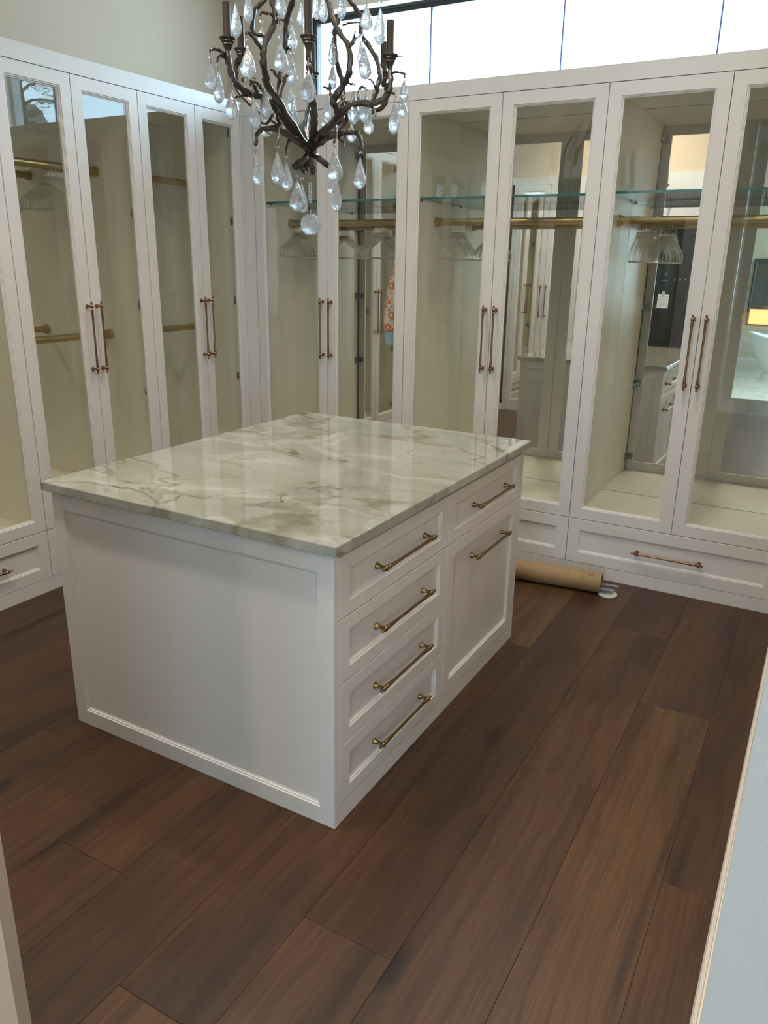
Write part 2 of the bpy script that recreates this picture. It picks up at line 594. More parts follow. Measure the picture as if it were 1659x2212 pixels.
def put_handle(me, parent, origin, face, pos, horizontal=False):
    o = link('handle', me, parent)
    o.location = Vector(pos) - Vector(origin)
    if horizontal:
        e = Matrix.Rotation(ROT[face][2], 4, 'Z') @ Matrix.Rotation(math.pi / 2, 4, 'Y')
        o.rotation_euler = e.to_euler()
    else:
        o.rotation_euler = ROT[face]
    return o

# hinge: dark steel cup and arm (local: +Y towards the wardrobe back, +X to the wardrobe inside)
mb = MB()
mb.box((0, 0.004, -0.024), (0.003, 0.055, 0.024))
mb.box((0.003, 0.010, -0.011), (0.013, 0.050, 0.011))
mb.box((0.003, -0.004, -0.020), (0.040, 0.006, 0.020))
mb.box((0.010, 0.004, -0.008), (0.030, 0.016, 0.008))
HINGE = mb.mesh('hinge', M['steel'])

# ================================================================ the setting
FX0, FX1 = -2.84, 1.06          # inner wall faces in x
BACK_Y = 3.02                   # inner face of the back wall
CEIL = 3.35
LEFT_P = -2.21                  # front plane of the left wardrobes
BACK_P = 2.386                  # front plane of the back wardrobes
FRONT_P = -0.97                 # front plane of the built-ins on the doorway side
Z_TOP, Z_FASC, Z_DOOR, Z_PL = 2.4395, 2.513, 0.3205, 0.0695

fl = struct(MB().box((-2.9, -3.5, -0.06), (2.6, 3.1, -0.008)).build('floor', M['gap'], origin=(0, 0, -0.06)))
W_PL = 0.262
known = {0: [-0.314, 0.295], 1: [0.60, 1.83], 2: [-0.95, 1.22], 3: [-0.6, 0.295, 2.0], -1: [-0.7, 1.42], -2: [0.1], -3: [-0.45, 1.7], -4: [0.75], -5: [-0.1, 2.1]}
planks = []
k = -12
while k <= 8:
    x0 = 0.112 + k * W_PL
    x1 = x0 + W_PL
    lo_y = -3.48 if x1 > -0.1 else -1.7
    ends = sorted(known.get(k, []))
    if not ends:
        ends = [random.uniform(-1.2, 0.6)]
    while ends[0] - 2.1 > lo_y:
        ends.insert(0, ends[0] - random.uniform(1.5, 2.1))
    while ends[-1] + 2.2 < 2.5:
        ends.append(ends[-1] + random.uniform(1.6, 2.2))
    ys = [lo_y] + [e for e in ends if lo_y + 0.2 < e < 2.3] + [2.46]
    if x1 > 1.2:
        ys = [y for y in ys if y < -1.3] + [-1.3]
    for y0, y1 in zip(ys[:-1], ys[1:]):
        planks.append((x0, x1, y0, y1, k))
    k += 1
TONE = {(0, -1): 0.12, (0, 0): 0.38, (0, 1): 0.30, (1, -1): 0.10, (1, 0): 0.52, (1, 1): 0.3, (2, 0): 0.85, (2, 1): 0.22, (3, 0): 0.6, (3, 1): 0.22}
prnd = random.Random(21)
for x0, x1, y0, y1, k in planks:
    g_ = 0.0003
    b_ = 0.0007
    cx_, cy_ = (x0 + x1) / 2, (y0 + y1) / 2
    hx, hy = (x1 - x0) / 2 - g_, (y1 - y0) / 2 - g_
    rings = [[(-hx + i, -hy + i, z), (hx - i, -hy + i, z), (hx - i, hy - i, z), (-hx + i, hy - i, z)] for i, z in ((0, -0.010), (0, -b_), (b_, 0.0))]
    o = MB().loops(rings, close_first=True, close_last=True).build('plank', M['oak'], fl)
    o.location = (cx_, cy_, 0.06)
    tn = prnd.choice((0.1, 0.2, 0.3, 0.45, 0.6, 0.8))
    for (kk, side), tv in TONE.items():
        if kk == k:
            cut = {0: 0.295, 1: 0.60, 2: 1.22, 3: 0.295}[k]
            if (side == 1 and y0 >= cut - 0.02) or (side == 0 and y0 < cut - 0.02 and y1 > cut - 0.7) or (side == -1 and y1 < cut + 0.02 and (k == 1 or y1 < 0)):
                tn = tv
    if k == 1 and 0.5 < y0 < 1.0:
        tn = 0.52
    o.color = (tn, 0.5, 0.5, 1)

# left wall
struct(MB().box((FX0 - 0.12, -1.7, 0), (FX0, BACK_Y + 0.15, CEIL)).build('wall_left', M['cream'], origin=(FX0, 0.7, 0)))
# back wall with the clerestory opening
WX0, WX1, WZ0, WZ1 = -2.20, 0.98, 2.545, 3.115
mb = MB()
mb.box((FX0 - 0.12, BACK_Y, 0), (FX1 + 0.3, BACK_Y + 0.2, WZ0))
mb.box((FX0 - 0.12, BACK_Y, WZ1), (FX1 + 0.3, BACK_Y + 0.2, CEIL))
mb.box((FX0 - 0.12, BACK_Y, WZ0), (WX0, BACK_Y + 0.2, WZ1))
mb.box((WX1, BACK_Y, WZ0), (FX1 + 0.3, BACK_Y + 0.2, WZ1))
struct(mb.build('wall_back', M['cream'], origin=(-0.9, BACK_Y, 0)))
struct(MB().box((FX0 - 0.12, -1.75, CEIL), (2.8, BACK_Y + 0.2, CEIL + 0.1)).build('ceiling', M['ceil'], origin=(-0.6, 0.7, CEIL)))
# window: black frame, clear panes butted with thin joints
win = struct(MB().loops(frame_rings(WX0 + 0.002, WX1 - 0.002, WZ0 + 0.002, WZ1 - 0.002, [(0, 0.14), (0, 0.085), (0.012, 0.085), (0.014, 0.095), (0.036, 0.097), (0.038, 0.14)]), lambda a, b, c: (a, BACK_Y + c, b), wrap=True).build('window_1', M['frame'], origin=(-0.6, BACK_Y, WZ0)))
edges = [WX0 + 0.038, -1.345, -0.525, 0.30, WX1 - 0.038]
for e0, e1 in zip(edges[:-1], edges[1:]):
    link('pane', MB().box((e0 + 0.004 + 0.6, 0.112, 0.03), (e1 - 0.004 + 0.6, 0.118, WZ1 - WZ0 - 0.03)).mesh('pane', M['clear']), win)
for e in edges[1:-1]:
    link('joint', MB().box((e - 0.004 + 0.6, 0.108, 0.036), (e + 0.004 + 0.6, 0.122, WZ1 - WZ0 - 0.036)).mesh('joint', M['mull']), win)

# right wall (its end turns the doorway corner beside the camera)
mb = MB()
mb.box((FX1 + 0.0005, -1.24, 0), (FX1 + 0.14, BACK_Y, CEIL))
mb.box((FX1 + 0.0008, -1.252, 0), (FX1 + 0.14, -1.2402, CEIL), 1)
struct(mb.build('wall_right', [M['cream'], M['greywall']], origin=(FX1, 0.9, 0)))
mb = MB()
prof = [(0, 0), (0.022, 0), (0.022, 0.105), (0.018, 0.118), (0.010, 0.126), (0.008, 0.138), (0, 0.140)]
def run(mb, prof, p0, p1, nrm):
    # a moulding of profile (out, up) run from p0 to p1
    rings = [[(px + nrm[0] * d, py + nrm[1] * d, z) for d, z in prof] for px, py in (p0, p1)]
    mb.loops(rings, close_first=True, close_last=True)
run(mb, prof, (FX1, -1.235), (FX1, BACK_P - 0.002), (-1, 0))
struct(mb.build('baseboard_right', M['trimcream'], origin=(FX1, 0.6, 0)))

# doorway wall behind the camera side: short pier, header
DOOR_X0 = 0.222
mb = MB()
mb.box((-0.06, -1.29, 0), (DOOR_X0, -1.15, CEIL))
mb.box((DOOR_X0, -1.29, 2.75), (FX1 + 0.14, -1.15, CEIL))
mb.box((FX0 - 0.12, -1.75, 0), (-0.06, -1.61, CEIL))
mb.box((FX0, -1.61, 2.46), (-0.06, -0.99, CEIL))
struct(mb.build('wall_front', M['cream'], origin=(-0.6, -1.3, 0)))
mb = MB()
run(mb, prof, (-0.058, -1.15), (DOOR_X0, -1.15), (0, 1))
struct(mb.build('baseboard_front', M['paint'], origin=(0.08, -1.15, 0)))

# hall and bathroom seen through the doorway in the mirrors
mb = MB()
mb.box((-0.20, -4.1, 0), (-0.06, -1.29, CEIL))
mb.box((-1.6, -4.24, 0), (-0.06, -4.1, CEIL))
mb.box((-1.6, -7.2, 0), (0.85, -7.0, CEIL))
mb.box((2.35, -7.2, 0), (2.7, -7.0, CEIL))
mb.box((0.85, -7.2, 0), (2.35, -7.0, 0.85))
mb.box((0.85, -7.2, 2.65), (2.35, -7.0, CEIL))
mb.box((2.5, -7.0, 0), (2.62, -4.9, CEIL))
mb.box((2.5, -3.5, 0), (2.62, -1.24, CEIL))
mb.box((2.5, -4.9, 0), (2.62, -3.5, 0.75))
mb.box((2.5, -4.9, 2.45), (2.62, -3.5, CEIL))
mb.box((FX1 + 0.14, -1.24, 0), (2.62, -1.1, CEIL))
mb.box((-1.7, -7.2, 0), (-1.6, -4.1, CEIL))
struct(mb.build('wall_bathroom', M['tilewall'], origin=(1.0, -4.5, 0)))
struct(MB().box((-1.7, -7.2, CEIL), (2.7, -1.75, CEIL + 0.1)).build('ceiling_bathroom', M['ceil'], origin=(0.5, -4.5, CEIL)))
struct(MB().box((-1.7, -7.2, -0.06), (2.6, -3.5, 0.0)).build('floor_bathroom', M['mosaic'], origin=(0.5, -5.3, 0)))
mb = MB()
run(mb, [(d, z * 1.3) for d, z in prof], (-0.06, -4.1), (-0.06, -1.29), (1, 0))
run(mb, [(d, z * 1.3) for d, z in prof], (-1.6, -7.0), (2.5, -7.0), (0, 1))
struct(mb.build('baseboard_bathroom', M['paint'], origin=(0, -3, 0)))
w2 = struct(MB().loops(frame_rings(-4.895, -3.505, 0.755, 2.445, [(0, 0.1), (0, 0.05), (0.04, 0.05), (0.04, 0.1)]), lambda a, b, c: (2.5 + c, a, b), wrap=True).build('added_window_2', M['frame'], origin=(2.5, -4.2, 0.75)))  # unseen side window, added to brighten the bathroom and closet
link('pane', MB().box((0.07, -0.66, 0.04), (0.076, 0.66, 1.65)).mesh('pane', M['clear']), w2)

w3 = struct(MB().loops(frame_rings(0.852, 2.348, 0.852, 2.648, [(0, 0.1), (0, 0.05), (0.04, 0.05), (0.04, 0.1)]), lambda a, b, c: (a, -7.0 - c, b), wrap=True).build('added_window_3', M['frame'], origin=(1.6, -7.0, 0.85)))  # unseen end window, added for more daylight through the doorway
link('pane', MB().box((-0.71, -0.076, 0.04), (0.71, -0.07, 1.76)).mesh('pane', M['clear']), w3)

# fascia (with its flat top) and plinth of the wardrobe runs
mb = MB()
mb.box((FX0 + 0.001, -0.95, Z_FASC - 0.02), (LEFT_P - 0.001, BACK_P - 0.0005, Z_FASC - 0.001))
mb.box((LEFT_P - 0.022, FRONT_P + 0.002, Z_TOP + 0.0015), (LEFT_P, BACK_P - 0.0005, Z_FASC))
struct(mb.build('trim_1', M['paint'], origin=(LEFT_P, 0.7, Z_TOP)))
mb = MB()
mb.box((FX0 + 0.001, BACK_P + 0.001, Z_FASC - 0.02), (FX1 - 0.001, BACK_Y - 0.001, Z_FASC - 0.001))
mb.box((LEFT_P - 0.02, BACK_P, Z_TOP + 0.0015), (FX1 - 0.001, BACK_P + 0.022, Z_FASC))
struct(mb.build('trim_2', M['paint'], origin=(-0.6, BACK_P, Z_TOP)))
struct(MB().box((LEFT_P - 0.02, FRONT_P + 0.002, 0), (LEFT_P, BACK_P - 0.0005, Z_PL)).build('baseboard_left', M['paint'], origin=(LEFT_P, 0.7, 0)))
struct(MB().box((LEFT_P - 0.02, BACK_P, 0), (FX1 - 0.001, BACK_P + 0.02, Z_PL)).build('baseboard_back', M['paint'], origin=(-0.6, BACK_P, 0)))
# corner fillers between the two runs
struct(MB().box((LEFT_P - 0.02, 2.3675, Z_PL + 0.0015), (LEFT_P, BACK_P - 0.0005, Z_TOP)).build('trim_3', M['paint'], origin=(LEFT_P, 2.37, 0)))
struct(MB().box((LEFT_P + 0.0005, BACK_P, Z_PL + 0.0015), (-2.1355, BACK_P + 0.02, Z_TOP)).build('trim_4', M['paint'], origin=(-2.17, BACK_P, 0)))
struct(MB().box((1.0325, BACK_P, Z_PL + 0.0015), (FX1 - 0.001, BACK_P + 0.02, Z_TOP)).build('trim_5', M['paint'], origin=(1.04, BACK_P, 0)))

# ================================================================ wardrobes
HZ = (0.425, 0.907, 1.384, 1.855, 2.35)
def rod_part(root, org, fn, a0, a1, z, c, r=0.019):
    def along(x, y, s):
        return fn(s, z + y, c + x)
    mb = MB()
    mb.lathe([(r, a0 + 0.004), (r, a1 - 0.004)], 20, along)
    rod = mb.build('clothes_rod', M['brass'], root, org, 40)
    for e, d in ((a0, 1), (a1, -1)):
        mb = MB()
        mb.lathe([(0.027, e + d * 0.0005), (0.027, e + d * 0.012), (0.0235, e + d * 0.014), (0.0235, e + d * 0.030), (0.0205, e + d * 0.031)], 20, along)
        mb.build('flange', M['brass'], rod, org, 40)
    return rod
def wardrobe(face, plane, a0, am, a1, label, rods, shelf=None, depth=0.61, drawer=True, mirror_doors=(), name='wardrobe'):
    fn = facing(face, plane)
    org = fn((a0 + a1) / 2, 0, depth / 2)
    root = thing(name, org, label, 'wardrobe', 'white glass-door wardrobes')
    P = M['paint']
    zb = 0.333
    for e0, e1 in ((a0 + 0.001, a0 + 0.0185), (a1 - 0.0185, a1 - 0.001)):
        MB().box((e0, Z_PL, 0.0235), (e1, Z_TOP - 0.001, depth - 0.001), 0, fn).build('side_panel', M['inner'], root, org)
    i0, i1 = a0 + 0.019, a1 - 0.019
    MB().box((i0, zb - 0.018, 0.0235), (i1, zb, depth - 0.008), 0, fn).build('floor_panel', M['inner'], root, org)
    MB().box((i0, Z_TOP - 0.020, 0.0235), (i1, Z_TOP - 0.001, depth - 0.008), 0, fn).build('top_panel', M['inner'], root, org)
    MB().box((i0, zb + 0.0015, depth - 0.007), (i1, Z_TOP - 0.0215, depth - 0.001), 0, fn).build('mirror_back', M['mirror'], root, org)
    zd = Z_DOOR if drawer else Z_PL
    for q, (d0, d1) in enumerate(((a0, am), (am, a1))):
        mb = MB()
        w = door_frame(mb, d0 + 0.0015, d1 - 0.0015, zd + 0.0015, Z_TOP - 0.0015, fn)
        door = mb.build('door', P, root, org)
        gl = M['mirror'] if q in mirror_doors else M['pane']
        MB().box((d0 + w - 0.004, zd + w - 0.004, 0.0125), (d1 - w + 0.004, Z_TOP - w + 0.004, 0.0175), 0, fn).build('glass_pane', gl, door, org)
        ha = am - 0.030 if q == 0 else am + 0.030
        put_handle(HV_B, door, org, face, fn(ha, 1.242, 0), False)
        ex = (d0 + 0.0195, 1) if q == 0 else (d1 - 0.0195, -1)
        for z in HZ:
            h = link('hinge', HINGE, door)
            h.location = Vector(fn(ex[0], z, 0.026)) - Vector(org)
            # local x -> a direction * sign, local y -> depth
            ax = Vector(fn(1, 0, 0)) - Vector(fn(0, 0, 0))
            dp = Vector(fn(0, 0, 1)) - Vector(fn(0, 0, 0))
            m3 = Matrix((ax * ex[1], dp, Vector((0, 0, 1)))).transposed()
            if m3.determinant() < 0:
                h.scale = (1, 1, -1)
                m3 = Matrix((ax * ex[1], dp, Vector((0, 0, -1)))).transposed()
            h.rotation_euler = m3.to_euler()
    if drawer:
        mb = MB()
        panel_front(mb, a0 + 0.0015, a1 - 0.0015, Z_PL + 0.0015, Z_DOOR - 0.0015, fn, 0.060)
        dr = mb.build('drawer', P, root, org)
        put_handle(HV_B, dr, org, face, fn((a0 + a1) / 2, 0.190, 0.0105), True)
        MB().box((a0 + 0.03, Z_PL + 0.02, 0.024), (a1 - 0.03, Z_DOOR - 0.03, depth - 0.05), 0, fn).build('drawer_box', P, root, org)
    for z, c in rods:
        rod_part(root, org, fn, i0, i1, z, c)
    for e0, e1 in ((i0, i0 + 0.003), (i1 - 0.003, i1)):  # dark strips standing in for the shaded gap between door and side panel
        MB().box((e0, zb + 0.002, 0.030), (e1, Z_TOP - 0.022, 0.044), 0, fn).build('door_gap_strip', M['doorgap'], root, org)
    if shelf:
        mb = MB()
        mb.box((i0 + 0.002, shelf - 0.006, 0.090), (i1 - 0.002, shelf + 0.006, depth - 0.010), 0, fn)
        mb.mi = [0, 0, 0, 0, 0, 0]
        sh = mb.build('glass_shelf', [M['shelfglass'], M['teal']], root, org)
        for p_ in sh.data.polygons:
            if abs(p_.normal.z) < 0.5:
                p_.material_index = 1
        for a in (i0 + 0.006, i1 - 0.006):
            for c in (0.13, depth - 0.07):
                MB().box((a - 0.006, shelf - 0.014, c - 0.004), (a + 0.006, shelf - 0.0062, c + 0.004), 0, fn).build('shelf_pin', M['steel'], root, org)
    return root

BX = [-2.134, -1.609, -1.084, -0.557, -0.031, 0.503, 1.031]
RB = [(1.857, 0.335)]
wardrobe('S', BACK_P, BX[0], BX[1], BX[2], 'white glass-door wardrobe in the far corner with a floral blouse inside', RB, 1.967, 0.615)
wardrobe('S', BACK_P, BX[2], BX[3], BX[4], 'white glass-door wardrobe in the middle of the back wall, beside the blouse wardrobe', RB, 1.967, 0.615)
wardrobe('S', BACK_P, BX[4], BX[5], BX[6], 'white glass-door wardrobe above the open end of the cardboard tube', RB, 1.972, 0.615)
RL = [(2.070, 0.33), (1.214, 0.33)]
wardrobe('E', LEFT_P, -0.894, -0.484, -0.074, 'white glass-door wardrobe nearest the doorway, seen only in mirrors', RL)
wardrobe('E', LEFT_P, -0.074, 0.340, 0.746, 'white glass-door wardrobe cut by the left edge, its drawer handle showing', RL)
wardrobe('E', LEFT_P, 0.746, 1.156, 1.566, 'white glass-door wardrobe with hangers and two brass rods reflecting pine and sky', RL)
wardrobe('E', LEFT_P, 1.566, 1.983, 2.366, 'white glass-door wardrobe with two empty brass rods, next to the corner', RL)

# built-ins on the doorway side, seen in the mirrors
wardrobe('N', FRONT_P, -2.170, -1.802, -1.434, 'white tall wardrobe with a mirrored door, reflected beyond the island', [], None, 0.58, False, (0, 1))
wardrobe('N', FRONT_P, -1.432, -1.050, -0.668, 'white glass-door wardrobe beside the black steam closet, reflected in mirrors', [(1.857, 0.3)], None, 0.58, True)
mb = MB()
mb.box((-0.200, FRONT_P - 0.60, 0), (-0.060, FRONT_P, Z_FASC))
mb.box((LEFT_P, FRONT_P - 0.02, 0), (-2.171, FRONT_P, Z_FASC))
mb.box((-2.171, FRONT_P - 0.022, Z_TOP), (-0.200, FRONT_P, Z_FASC))
mb.box((-0.667, FRONT_P - 0.022, 2.02), (-0.200, FRONT_P, Z_TOP))
mb.box((-2.171, FRONT_P - 0.02, 0), (-0.200, FRONT_P - 0.001, Z_PL))
struct(mb.build('trim_6', M['paint'], origin=(-1.1, FRONT_P, 0)))

# steam closet
ap = thing('steam_closet', (-0.43, FRONT_P - 0.3, 0), 'tall black glass-fronted steam closet reflected above the island', 'appliance')
og = (-0.43, FRONT_P - 0.3, 0)
MB().box((-0.660, -1.55, 0.072), (-0.206, FRONT_P - 0.022, 2.01)).build('body', M['darkmetal'], ap, og)
dd = MB().box((-0.656, FRONT_P - 0.020, 0.87), (-0.210, FRONT_P, 2.00)).build('door', M['blackglass'], ap, og)
MB().box((-0.656, FRONT_P - 0.020, 0.075), (-0.210, FRONT_P + 0.001, 0.855)).build('lower_door', M['darkmetal'], ap, og)
mb = MB()
for i in range(5):
    x = -0.44 + i * 0.05
    mb.box((x, FRONT_P + 0.0002, 1.492), (x + 0.016, FRONT_P + 0.0010, 1.496))
    mb.box((x + 0.003, FRONT_P + 0.0002, 1.508), (x + 0.013, FRONT_P + 0.0010, 1.518))
mb.box((-0.56, FRONT_P + 0.0002, 1.492), (-0.50, FRONT_P + 0.0010, 1.494))
pts = [(-0.525 + 0.012 * math.cos(a), FRONT_P + 0.0008, 1.560 + 0.012 * math.sin(a)) for a in [i * math.pi / 8 for i in range(16)]]
mb.tube(pts, 0.0012, 4, closed=True)
mb.build('control_icons', M['icon'], dd, og)
pn = MB().box((-0.580, FRONT_P + 0.0004, 1.222), (-0.470, FRONT_P + 0.0016, 1.362)).build('paper_note', M['paper'], origin=(-0.525, FRONT_P, 1.222))
tag(pn, 'white printed paper note taped to the black steam closet', 'paper')
mb = MB()
for z, a, b in [(1.336, .01, .1), (1.330, .01, .1), (1.318, .01, .06), (1.309, .01, .1), (1.303, .01, .095), (1.297, .01, .1), (1.284, .01, .05), (1.276, .01, .1), (1.270, .01, .09), (1.258, .01, .1), (1.252, .01, .1), (1.246, .01, .07), (1.232, .012, .05)]:
    mb.box((-0.580 + a, FRONT_P + 0.0014, z), (-0.580 + b, FRONT_P + 0.0018, z + 0.002))
mb.build('printed_text', M['greyink'], pn, (-0.525, FRONT_P, 1.222))
MB().box((-0.540, FRONT_P + 0.0014, 1.335), (-0.515, FRONT_P + 0.0022, 1.392)).build('tape', M['bluetape'], pn, (-0.525, FRONT_P, 1.222))

# ================================================================ island
IW, IL, IH = 1.130, 1.480, 0.888
io = (-0.565, 0.74, 0)
isl = thing('island', io, 'white panelled island with brass-handled drawers in the middle of the room', 'island')
P = M['paint']
fS = facing('S', 0.0)
mb = MB()
panel_front(mb, -IW, 0, 0, IH, fS, 0.052, 0.060, 0.025)
mb.build('end_panel', P, isl, io)
mb = MB()
panel_front(mb, -IW, 0, 0, IH, facing('N', IL), 0.052, 0.060, 0.025)
mb.build('end_panel', P, isl, io)
MB().box((-IW + 0.024, 0.0255, 0.0), (-0.024, IL - 0.0255, IH - 0.001)).build('carcass', P, isl, io)
for face, pl, sx in (('E', -0.0005, -0.022), ('W', -IW + 0.0005, -IW + 0.0005)):
    fE = facing(face, pl)
    MB().box((0.0258, 0.0, 0.0005), (IL - 0.0258, 0.0635, 0.0222), 0, fE).build('plinth', P, isl, io)
    ys = (0.0275, 0.7365, IL - 0.0275)
    zs = [0.0650, 0.2660, 0.4725, 0.6800, 0.8690]
    for i in range(4):
        mb = MB()
        panel_front(mb, ys[0] + 0.001, ys[1] - 0.001, zs[i] + 0.001, zs[i + 1] - 0.001, fE, 0.056, 0.043)
        d_ = mb.build('drawer', P, isl, io)
        put_handle(HV_A, d_, io, face, fE(0.408, (zs[i] + zs[i + 1]) / 2 - 0.005, 0.0105), True)
    mb = MB()
    panel_front(mb, ys[1] + 0.001, ys[2] - 0.001, zs[3] + 0.001, zs[4] - 0.001, fE, 0.056, 0.043)
    d_ = mb.build('drawer', P, isl, io)
    put_handle(HV_A, d_, io, face, fE(1.133, (zs[3] + zs[4]) / 2 - 0.005, 0.0105), True)
    mb = MB()
    panel_front(mb, ys[1] + 0.001, ys[2] - 0.001, zs[0] + 0.001, zs[3] - 0.001, fE, 0.056, 0.052)
    d_ = mb.build('hamper_front', P, isl, io)
    put_handle(HV_A, d_, io, face, fE(1.133, 0.566, 0.0105), True)
    MB().box((0.0258, zs[4] + 0.001, 0.004), (IL - 0.0258, IH - 0.0005, 0.0222), 0, fE).build('top_rail', P, isl, io)
# worktop
ov = 0.022
x0, x1, y0, y1 = -IW - ov, ov, -0.020, IL + 0.020
mb = MB()
rings = []
for i, z in ((0.003, 0.0), (0.0, 0.003), (0.0, 0.0285), (0.001, 0.0305), (0.003, 0.0315)):
    rings.append([(x0 + i, y0 + i, IH + 0.0005 + z), (x1 - i, y0 + i, IH + 0.0005 + z), (x1 - i, y1 - i, IH + 0.0005 + z), (x0 + i, y1 - i, IH + 0.0005 + z)])
mb.loops(rings, close_first=True, close_last=True)
tag(mb.build('worktop', M['quartz'], origin=(io[0], io[1], IH)), 'polished pale stone worktop with brown veins on the island', 'worktop')

# ================================================================ hangers
def hanger_meshes():
    # local: rod along X through the origin, hanger in the YZ plane
    mb = MB()
    half = [(0.0, -0.058), (0.020, -0.062), (0.038, -0.074), (0.056, -0.090), (0.085, -0.106), (0.125, -0.124), (0.165, -0.142), (0.192, -0.157), (0.205, -0.172), (0.207, -0.188), (0.200, -0.199), (0.185, -0.203)]
    path = half + [(-y, z) for y, z in reversed(half[1:])]
    pts = [(0, y, z) for y, z in path]
    mb.tube(pts, 0.0042, 6, closed=True)
    mb.tube([(0, 0, -0.085), (0, 0, -0.045)], 0.006, 6)
    mb.tube([(0, -0.050, -0.088), (0, 0.0, -0.078), (0, 0.050, -0.088)], 0.004, 5)
    body = mb.mesh('hanger', M['acrylic'], 60)
    mb = MB()
    r = 0.0215
    hp = [(0, 0, -0.048), (0, 0, -0.034)]
    for k in range(0, 15):
        a = math.radians(-90 + 15 * k + 20)
        hp.append((0, r * math.cos(a), r * math.sin(a) + 0.0))
    hook = mb.tube(hp, 0.0015, 5).mesh('hook', M['hookwire'], 60)
    return body, hook
HB, HK = hanger_meshes()
def bunch(n, p0, p1, rotz, label, group, seed):
    rnd = random.Random(seed)
    for i in range(n):
        f = (i + 0.5) / n
        o = link('clothes_hanger', HB)
        o.location = tuple(a + (b - a) * f for a, b in zip(p0, p1))
        o.location.z -= 0.0015
        o.rotation_euler = (0, 0, rotz + rnd.uniform(-0.03, 0.03))
        tag(o, label, 'hanger', group)
        link('hook', HK, o)
zr = 1.857
yr = BACK_P + 0.335
bunch(13, (-2.085, yr, zr), (-2.005, yr, zr), 0.10, 'clear acrylic hanger bunched at the left end of the corner wardrobe rod', 'hangers at the corner end of the rod', 1)
bunch(12, (-1.485, yr, zr), (-1.385, yr, zr), -0.04, 'clear acrylic hanger bunched behind the second door of the corner wardrobe', 'hangers in the corner wardrobe second bunch', 2)
bunch(12, (-0.965, yr, zr), (-0.880, yr, zr), 0.05, 'clear acrylic hanger in the bunch of the middle back wardrobe', 'hangers in the middle back wardrobe', 3)
bunch(11, (0.090, yr, zr), (0.190, yr, zr), 0.08, 'clear acrylic hanger in the bunch of the wardrobe above the tube end', 'hangers in the wardrobe above the tube', 4)
xr = LEFT_P - 0.33
bunch(15, (xr, 1.215, 2.070), (xr, 1.345, 2.070), math.pi / 2 + 0.05, 'clear acrylic hanger bunched on the upper rod of the left wardrobe', 'hangers in the left wardrobe', 5)

# ================================================================ blouse in the corner wardrobe
bo = (-1.165, yr, 1.10)
bl = thing('blouse', bo, 'orange and pink floral blouse with pale blue cuff hanging in the corner wardrobe', 'blouse')
def ring(cx, cy, cz, rx, ry, n=14, tilt=0):
    return [(cx + rx * math.cos(2 * math.pi * k / n), cy + ry * math.sin(2 * math.pi * k / n), cz + tilt * math.sin(2 * math.pi * k / n)) for k in range(n)]
mb = MB()
rings = [ring(-1.165, yr, 1.795, 0.018, 0.035), ring(-1.165, yr, 1.775, 0.03, 0.085), ring(-1.165, yr, 1.735, 0.034, 0.165), ring(-1.165, yr, 1.69, 0.036, 0.185), ring(-1.165, yr, 1.50, 0.04, 0.18), ring(-1.165, yr, 1.25, 0.042, 0.178), ring(-1.165, yr, 1.10, 0.046, 0.185)]
mb.loops(rings, close_first=True, close_last=True).build('body', M['floral'], bl, bo, 60)
for s in (-1, 1):
    mb = MB()
    dx = -0.062 if s < 0 else 0.0
    rings = [ring(-1.165, yr + s * 0.150, 1.74, 0.03, 0.030), ring(-1.170 + dx * 0.3, yr + s * 0.185, 1.66, 0.036, 0.036), ring(-1.175 + dx * 0.7, yr + s * 0.203, 1.50, 0.042, 0.036), ring(-1.18 + dx, yr + s * 0.212, 1.34, 0.043, 0.033), ring(-1.18 + dx, yr + s * 0.212, 1.24, 0.038, 0.028)]
    sl = mb.loops(rings, close_first=True, close_last=True).build('sleeve', M['floral'], bl, bo, 60)
    mb = MB()
    rings = [ring(-1.18 + dx, yr + s * 0.212, 1.239, 0.034, 0.024), ring(-1.178 + dx, yr + s * 0.212, 1.17, 0.030, 0.024)]
    mb.loops(rings, close_first=True, close_last=True).build('cuff', M['cuff'], sl, bo, 60)
h = link('clothes_hanger', HB)
h.location = (-1.165, yr, zr - 0.0015)
tag(h, 'clear acrylic hanger carrying the floral blouse', 'hanger')
link('hook', HK, h)

